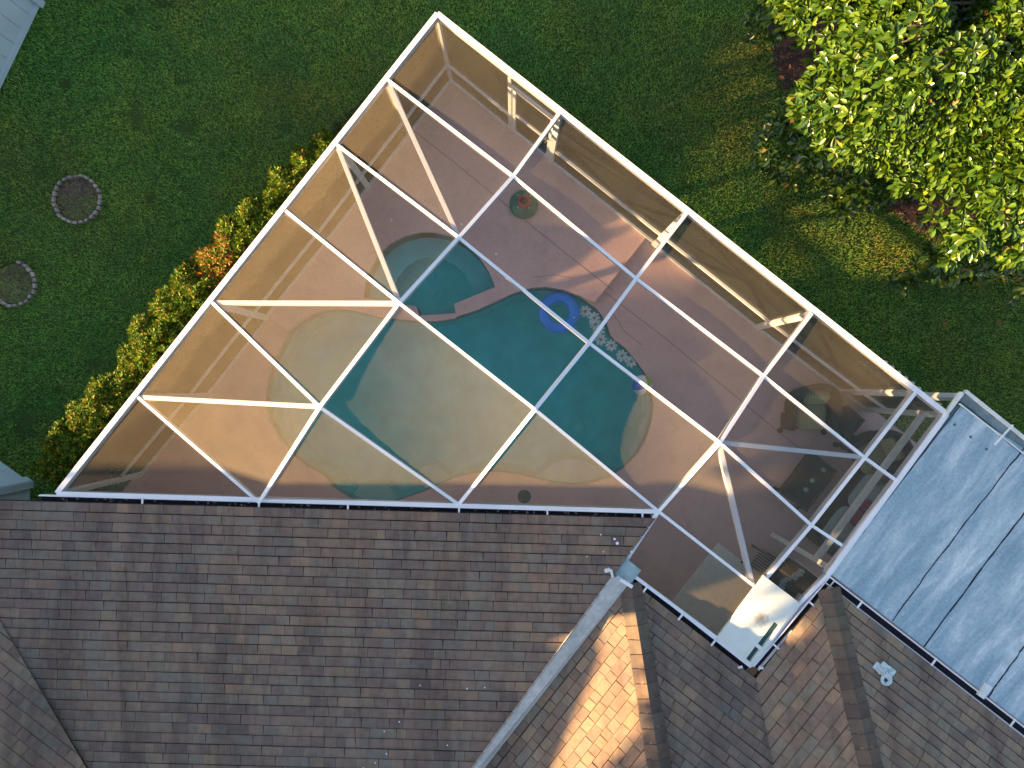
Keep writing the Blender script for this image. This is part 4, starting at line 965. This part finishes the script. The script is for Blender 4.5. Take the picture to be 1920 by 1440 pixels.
# ------------------------------------------------------------------ furniture
cush = None
def cushion_mat():
    m, n, l, b = mat('striped_cushion'); tc = n.new('ShaderNodeTexCoord'); wv = n.new('ShaderNodeTexWave'); wv.inputs['Scale'].default_value = 7; wv.inputs['Distortion'].default_value = .6; l.new(tc.outputs['Object'], wv.inputs['Vector'])
    c = ramp(n, l, wv.outputs['Fac'], [(.2, (.18, .22, .13)), (.5, (.60, .54, .26)), (.8, (.28, .30, .15))]); l.new(c, b.inputs['Base Color']); b.inputs['Roughness'].default_value = .9; return m
cushm = cushion_mat()
def local(e, name, bm, m, smooth=False):
    bmesh.ops.recalc_face_normals(bm, faces=bm.faces); me = bpy.data.meshes.new(name); bm.to_mesh(me); bm.free(); me.materials.append(m)
    if smooth:
        for p in me.polygons: p.use_smooth = True
    o = bpy.data.objects.new(name, me); C.objects.link(o); o.parent = e; return o
def pillow(bm, c, sx, sy, sz, rx=0, rz=0):
    M = Matrix.Translation(c) @ Matrix.Rotation(rz, 4, 'Z') @ Matrix.Rotation(rx, 4, 'X') @ Matrix.Diagonal((sx, sy, sz, 1))
    r = bmesh.ops.create_uvsphere(bm, u_segments=20, v_segments=12, radius=.5)
    for v in r['verts']:
        x, y, z = v.co*2
        f = lambda t: math.copysign(abs(t)**.45, t)
        v.co = M @ Vector((f(x)*.5, f(y)*.5, math.copysign(abs(z)**.8, z)*.5))
def armchair(loc, rz, label):
    """front faces local -y; barrel back of woven wicker"""
    e = empty('wicker_armchair', loc, label, 'armchair', 'wicker armchairs on the patio'); e.rotation_euler = (0, 0, rz)
    bm = bmesh.new(); K = 26; inn, out = [], []
    for i in range(K+1):
        a = math.radians(-28)+math.radians(236)*i/K; t = abs(i-K/2)/(K/2); h = .86-.24*t**2.2
        x, y = math.cos(a), math.sin(a)
        prof = [(.36, .12), (.40, .45), (.43, h-.04), (.415, h), (.37, h+.005), (.335, h-.03), (.32, .42)]
        out.append([bm.verts.new((x*r*1.02, y*r*.98+.02, z)) for r, z in prof])
    for A, B in zip(out, out[1:]):
        for j in range(len(A)-1): bm.faces.new([A[j], B[j], B[j+1], A[j+1]])
    bm.faces.new(out[0]); bm.faces.new(out[-1][::-1])
    local(e, 'backrest', bm, black, True)
    bm = bmesh.new(); box(bm, (0, -.08, .30), .60, .62, .14, 0, .03); local(e, 'seat', bm, black)
    for sx in (-1, 1):
        bm = bmesh.new(); box(bm, (sx*.37, -.26, .36), .11, .30, .50, 0, .035); lathe(bm, [(.02, 0), (.05, .02), (.05, .05), (.0, .06)], sx*.40, -.44, .04, 10); local(e, 'arm', bm, black)
        for sy in (-.34, .24):
            bm = bmesh.new(); box(bm, (sx*.27, sy, .10), .05, .05, .20, 0, .01); local(e, 'leg', bm, black)
    bm = bmesh.new(); pillow(bm, (0, -.12, .42), .54, .56, .14); local(e, 'seat_cushion', bm, cushm, True)
    bm = bmesh.new(); pillow(bm, (0, .20, .60), .46, .30, .20, math.radians(55)); local(e, 'back_cushion', bm, cushm, True)
    return e
p = P(1520, 765, .4); armchair((p.x, p.y, 0), math.radians(-3), 'wicker armchair with striped cushions facing down the photo, above the side table')
p = P(1644, 850, .4); armchair((p.x, p.y, 0), math.radians(-60), 'wicker armchair with striped cushions beside the silver patio roof')
def table(loc, rz, sx, sy, h, label, name):
    e = empty(name, loc, label, 'table'); e.rotation_euler = (0, 0, rz)
    bm = bmesh.new()
    for a, b, c, d in ((0, sy/2-.03, sx, .06), (0, -sy/2+.03, sx, .06), (sx/2-.03, 0, .06, sy-.122), (-sx/2+.03, 0, .06, sy-.122)): box(bm, (a, b, h-.02), c, d, .045, 0, .008)
    local(e, 'frame', bm, black)
    bm = bmesh.new(); box(bm, (0, 0, h-.025), sx-.124, sy-.124, .02, 0); local(e, 'glass_top', bm, blackglass)
    bm = bmesh.new(); box(bm, (0, 0, .16), sx-.14, sy-.14, .02, 0); local(e, 'lower_shelf', bm, black)
    for i in (-1, 1):
        for j in (-1, 1):
            bm = bmesh.new(); box(bm, (i*(sx/2-.04), j*(sy/2-.04), (h-.045)/2), .05, .05, h-.045, 0, .008); box(bm, (i*(sx/2-.01), j*(sy/2-.01), .03), .05, .05, .05, 0, .015); local(e, 'leg', bm, black)
    return e
p = P(1588, 792, .45); table((p.x, p.y, 0), math.radians(-40), .42, .46, .5, 'small square dark side table between the two wicker armchairs', 'side_table')
p = P(1517, 903, .45); table((p.x, p.y, 0), math.radians(-37), .60, .92, .45, 'dark rectangular glass coffee table holding three candle glasses', 'coffee_table')
glassm = simple('candle_glass', (.25, .38, .36), .15, .6)
for q, lab in (((1543,881), 'top'), ((1522,901), 'middle'), ((1510,918), 'bottom')):
    c = P(*q, .5); bm = bmesh.new(); lathe(bm, [(0, .005), (.032, .005), (.038, .02), (.042, .085), (.036, .085), (.03, .025), (0, .022)], c.x, c.y, .455, 18)
    o = tag(bmobj('candle_glass', bm, glassm, None, True), '%s one of the three candle glasses on the coffee table' % lab, 'candle glass', 'candle glasses on the coffee table')
    bm = bmesh.new(); lathe(bm, [(0, .05), (.02, .048), (.024, .025)], c.x, c.y, .455, 12); cc = bmobj('candle', bm, white_d, None, True); cc.parent = o
# sofa
c = P(1612, 965, .4); e = empty('wicker_sofa', (c.x, c.y, 0), 'dark wicker sofa with grey seat cushions beside the patio roof', 'sofa'); e.rotation_euler = (0, 0, math.atan2(V.y, V.x))
bm = bmesh.new(); box(bm, (0, 0, .22), 1.75, .78, .30, 0, .03); local(e, 'frame', bm, black)
bm = bmesh.new(); box(bm, (0, .36, .52), 1.75, .12, .50, 0, .04); local(e, 'backrest', bm, black)
for s in (-1, 1):
    bm = bmesh.new(); box(bm, (s*.82, 0, .42), .12, .78, .38, 0, .04); local(e, 'arm', bm, black)
gc = simple('grey_cushion', (.34, .42, .40), .9, .2, .08, 15)
for s in (-1, 1):
    bm = bmesh.new(); pillow(bm, (s*.375, -.04, .42), .75, .66, .15); local(e, 'seat_cushion', bm, gc, True)
pinkm = simple('pink_cushion', (.30, .05, .11), .9, .2)
for q, lab in (((1625,951), 'upper'), ((1607,972), 'lower')):
    c = P(*q, .58); bm = bmesh.new(); pillow(bm, (c.x, c.y, .56), .26, .26, .10, .3, .7)
    tag(bmobj('throw_pillow', bm, pinkm, None, True), '%s of the two dark pink throw pillows on the sofa' % lab, 'pillow', 'pink throw pillows')
# black chair behind the solid panel
c = P(1432, 1060, .4); e = empty('metal_chair', (c.x, c.y, 0), 'black metal slat chair half hidden behind the white roof panel', 'chair'); e.rotation_euler = (0, 0, math.radians(-35))
bm = bmesh.new(); [box(bm, (0, -.12+.05*i, .43), .44, .03, .015, 0) for i in range(7)]; local(e, 'seat', bm, black)
bm = bmesh.new(); box(bm, (0, .22, .80), .46, .035, .05, 0, .01); [box(bm, (-.2+.08*i, .22, .62), .02, .02, .34, 0) for i in range(6)]; local(e, 'backrest', bm, black)
for i in (-1, 1):
    for j in (-1, 1): bm = bmesh.new(); box(bm, (i*.21, j*.18, .215), .03, .03, .43, 0); local(e, 'leg', bm, black)
# two black carts with pale bundles
blk = simple('black_enamel', (.006, .010, .012), .35, .5); pale = simple('pale_cloth', (.30, .42, .43), .8, .3, .2, 25)
for (q, sx, sy, lab) in (((1512,1094), .34, .40, 'tall black grill cart with pale folded bundles, nearer the patio roof'), ((1490,1112), .26, .34, 'low black cart with a pale bundle, tucked under the white roof panel')):
    c = P(*q, .8); h = .82 if sx > .3 else .66
    e = empty('grill_cart', (c.x, c.y, 0), lab, 'grill', 'black carts by the white panel'); e.rotation_euler = (0, 0, math.radians(-38))
    bm = bmesh.new(); box(bm, (0, 0, h/2), sx, sy, h, 0, .015); local(e, 'body', bm, blk)
    bm = bmesh.new(); box(bm, (-.10, sy/2+.005, h-.01), sx+.28, .018, .02, 0, .004); local(e, 'handle', bm, white_d)
    bm = bmesh.new()
    for i in range(4): pillow(bm, (-sx/2-.03-random.uniform(0, .05), -.05+.055*i, h-.02+random.uniform(0, .03)), .11, .06, .08, 0, random.uniform(-.5, .5))
    local(e, 'bundle', bm, pale, True)
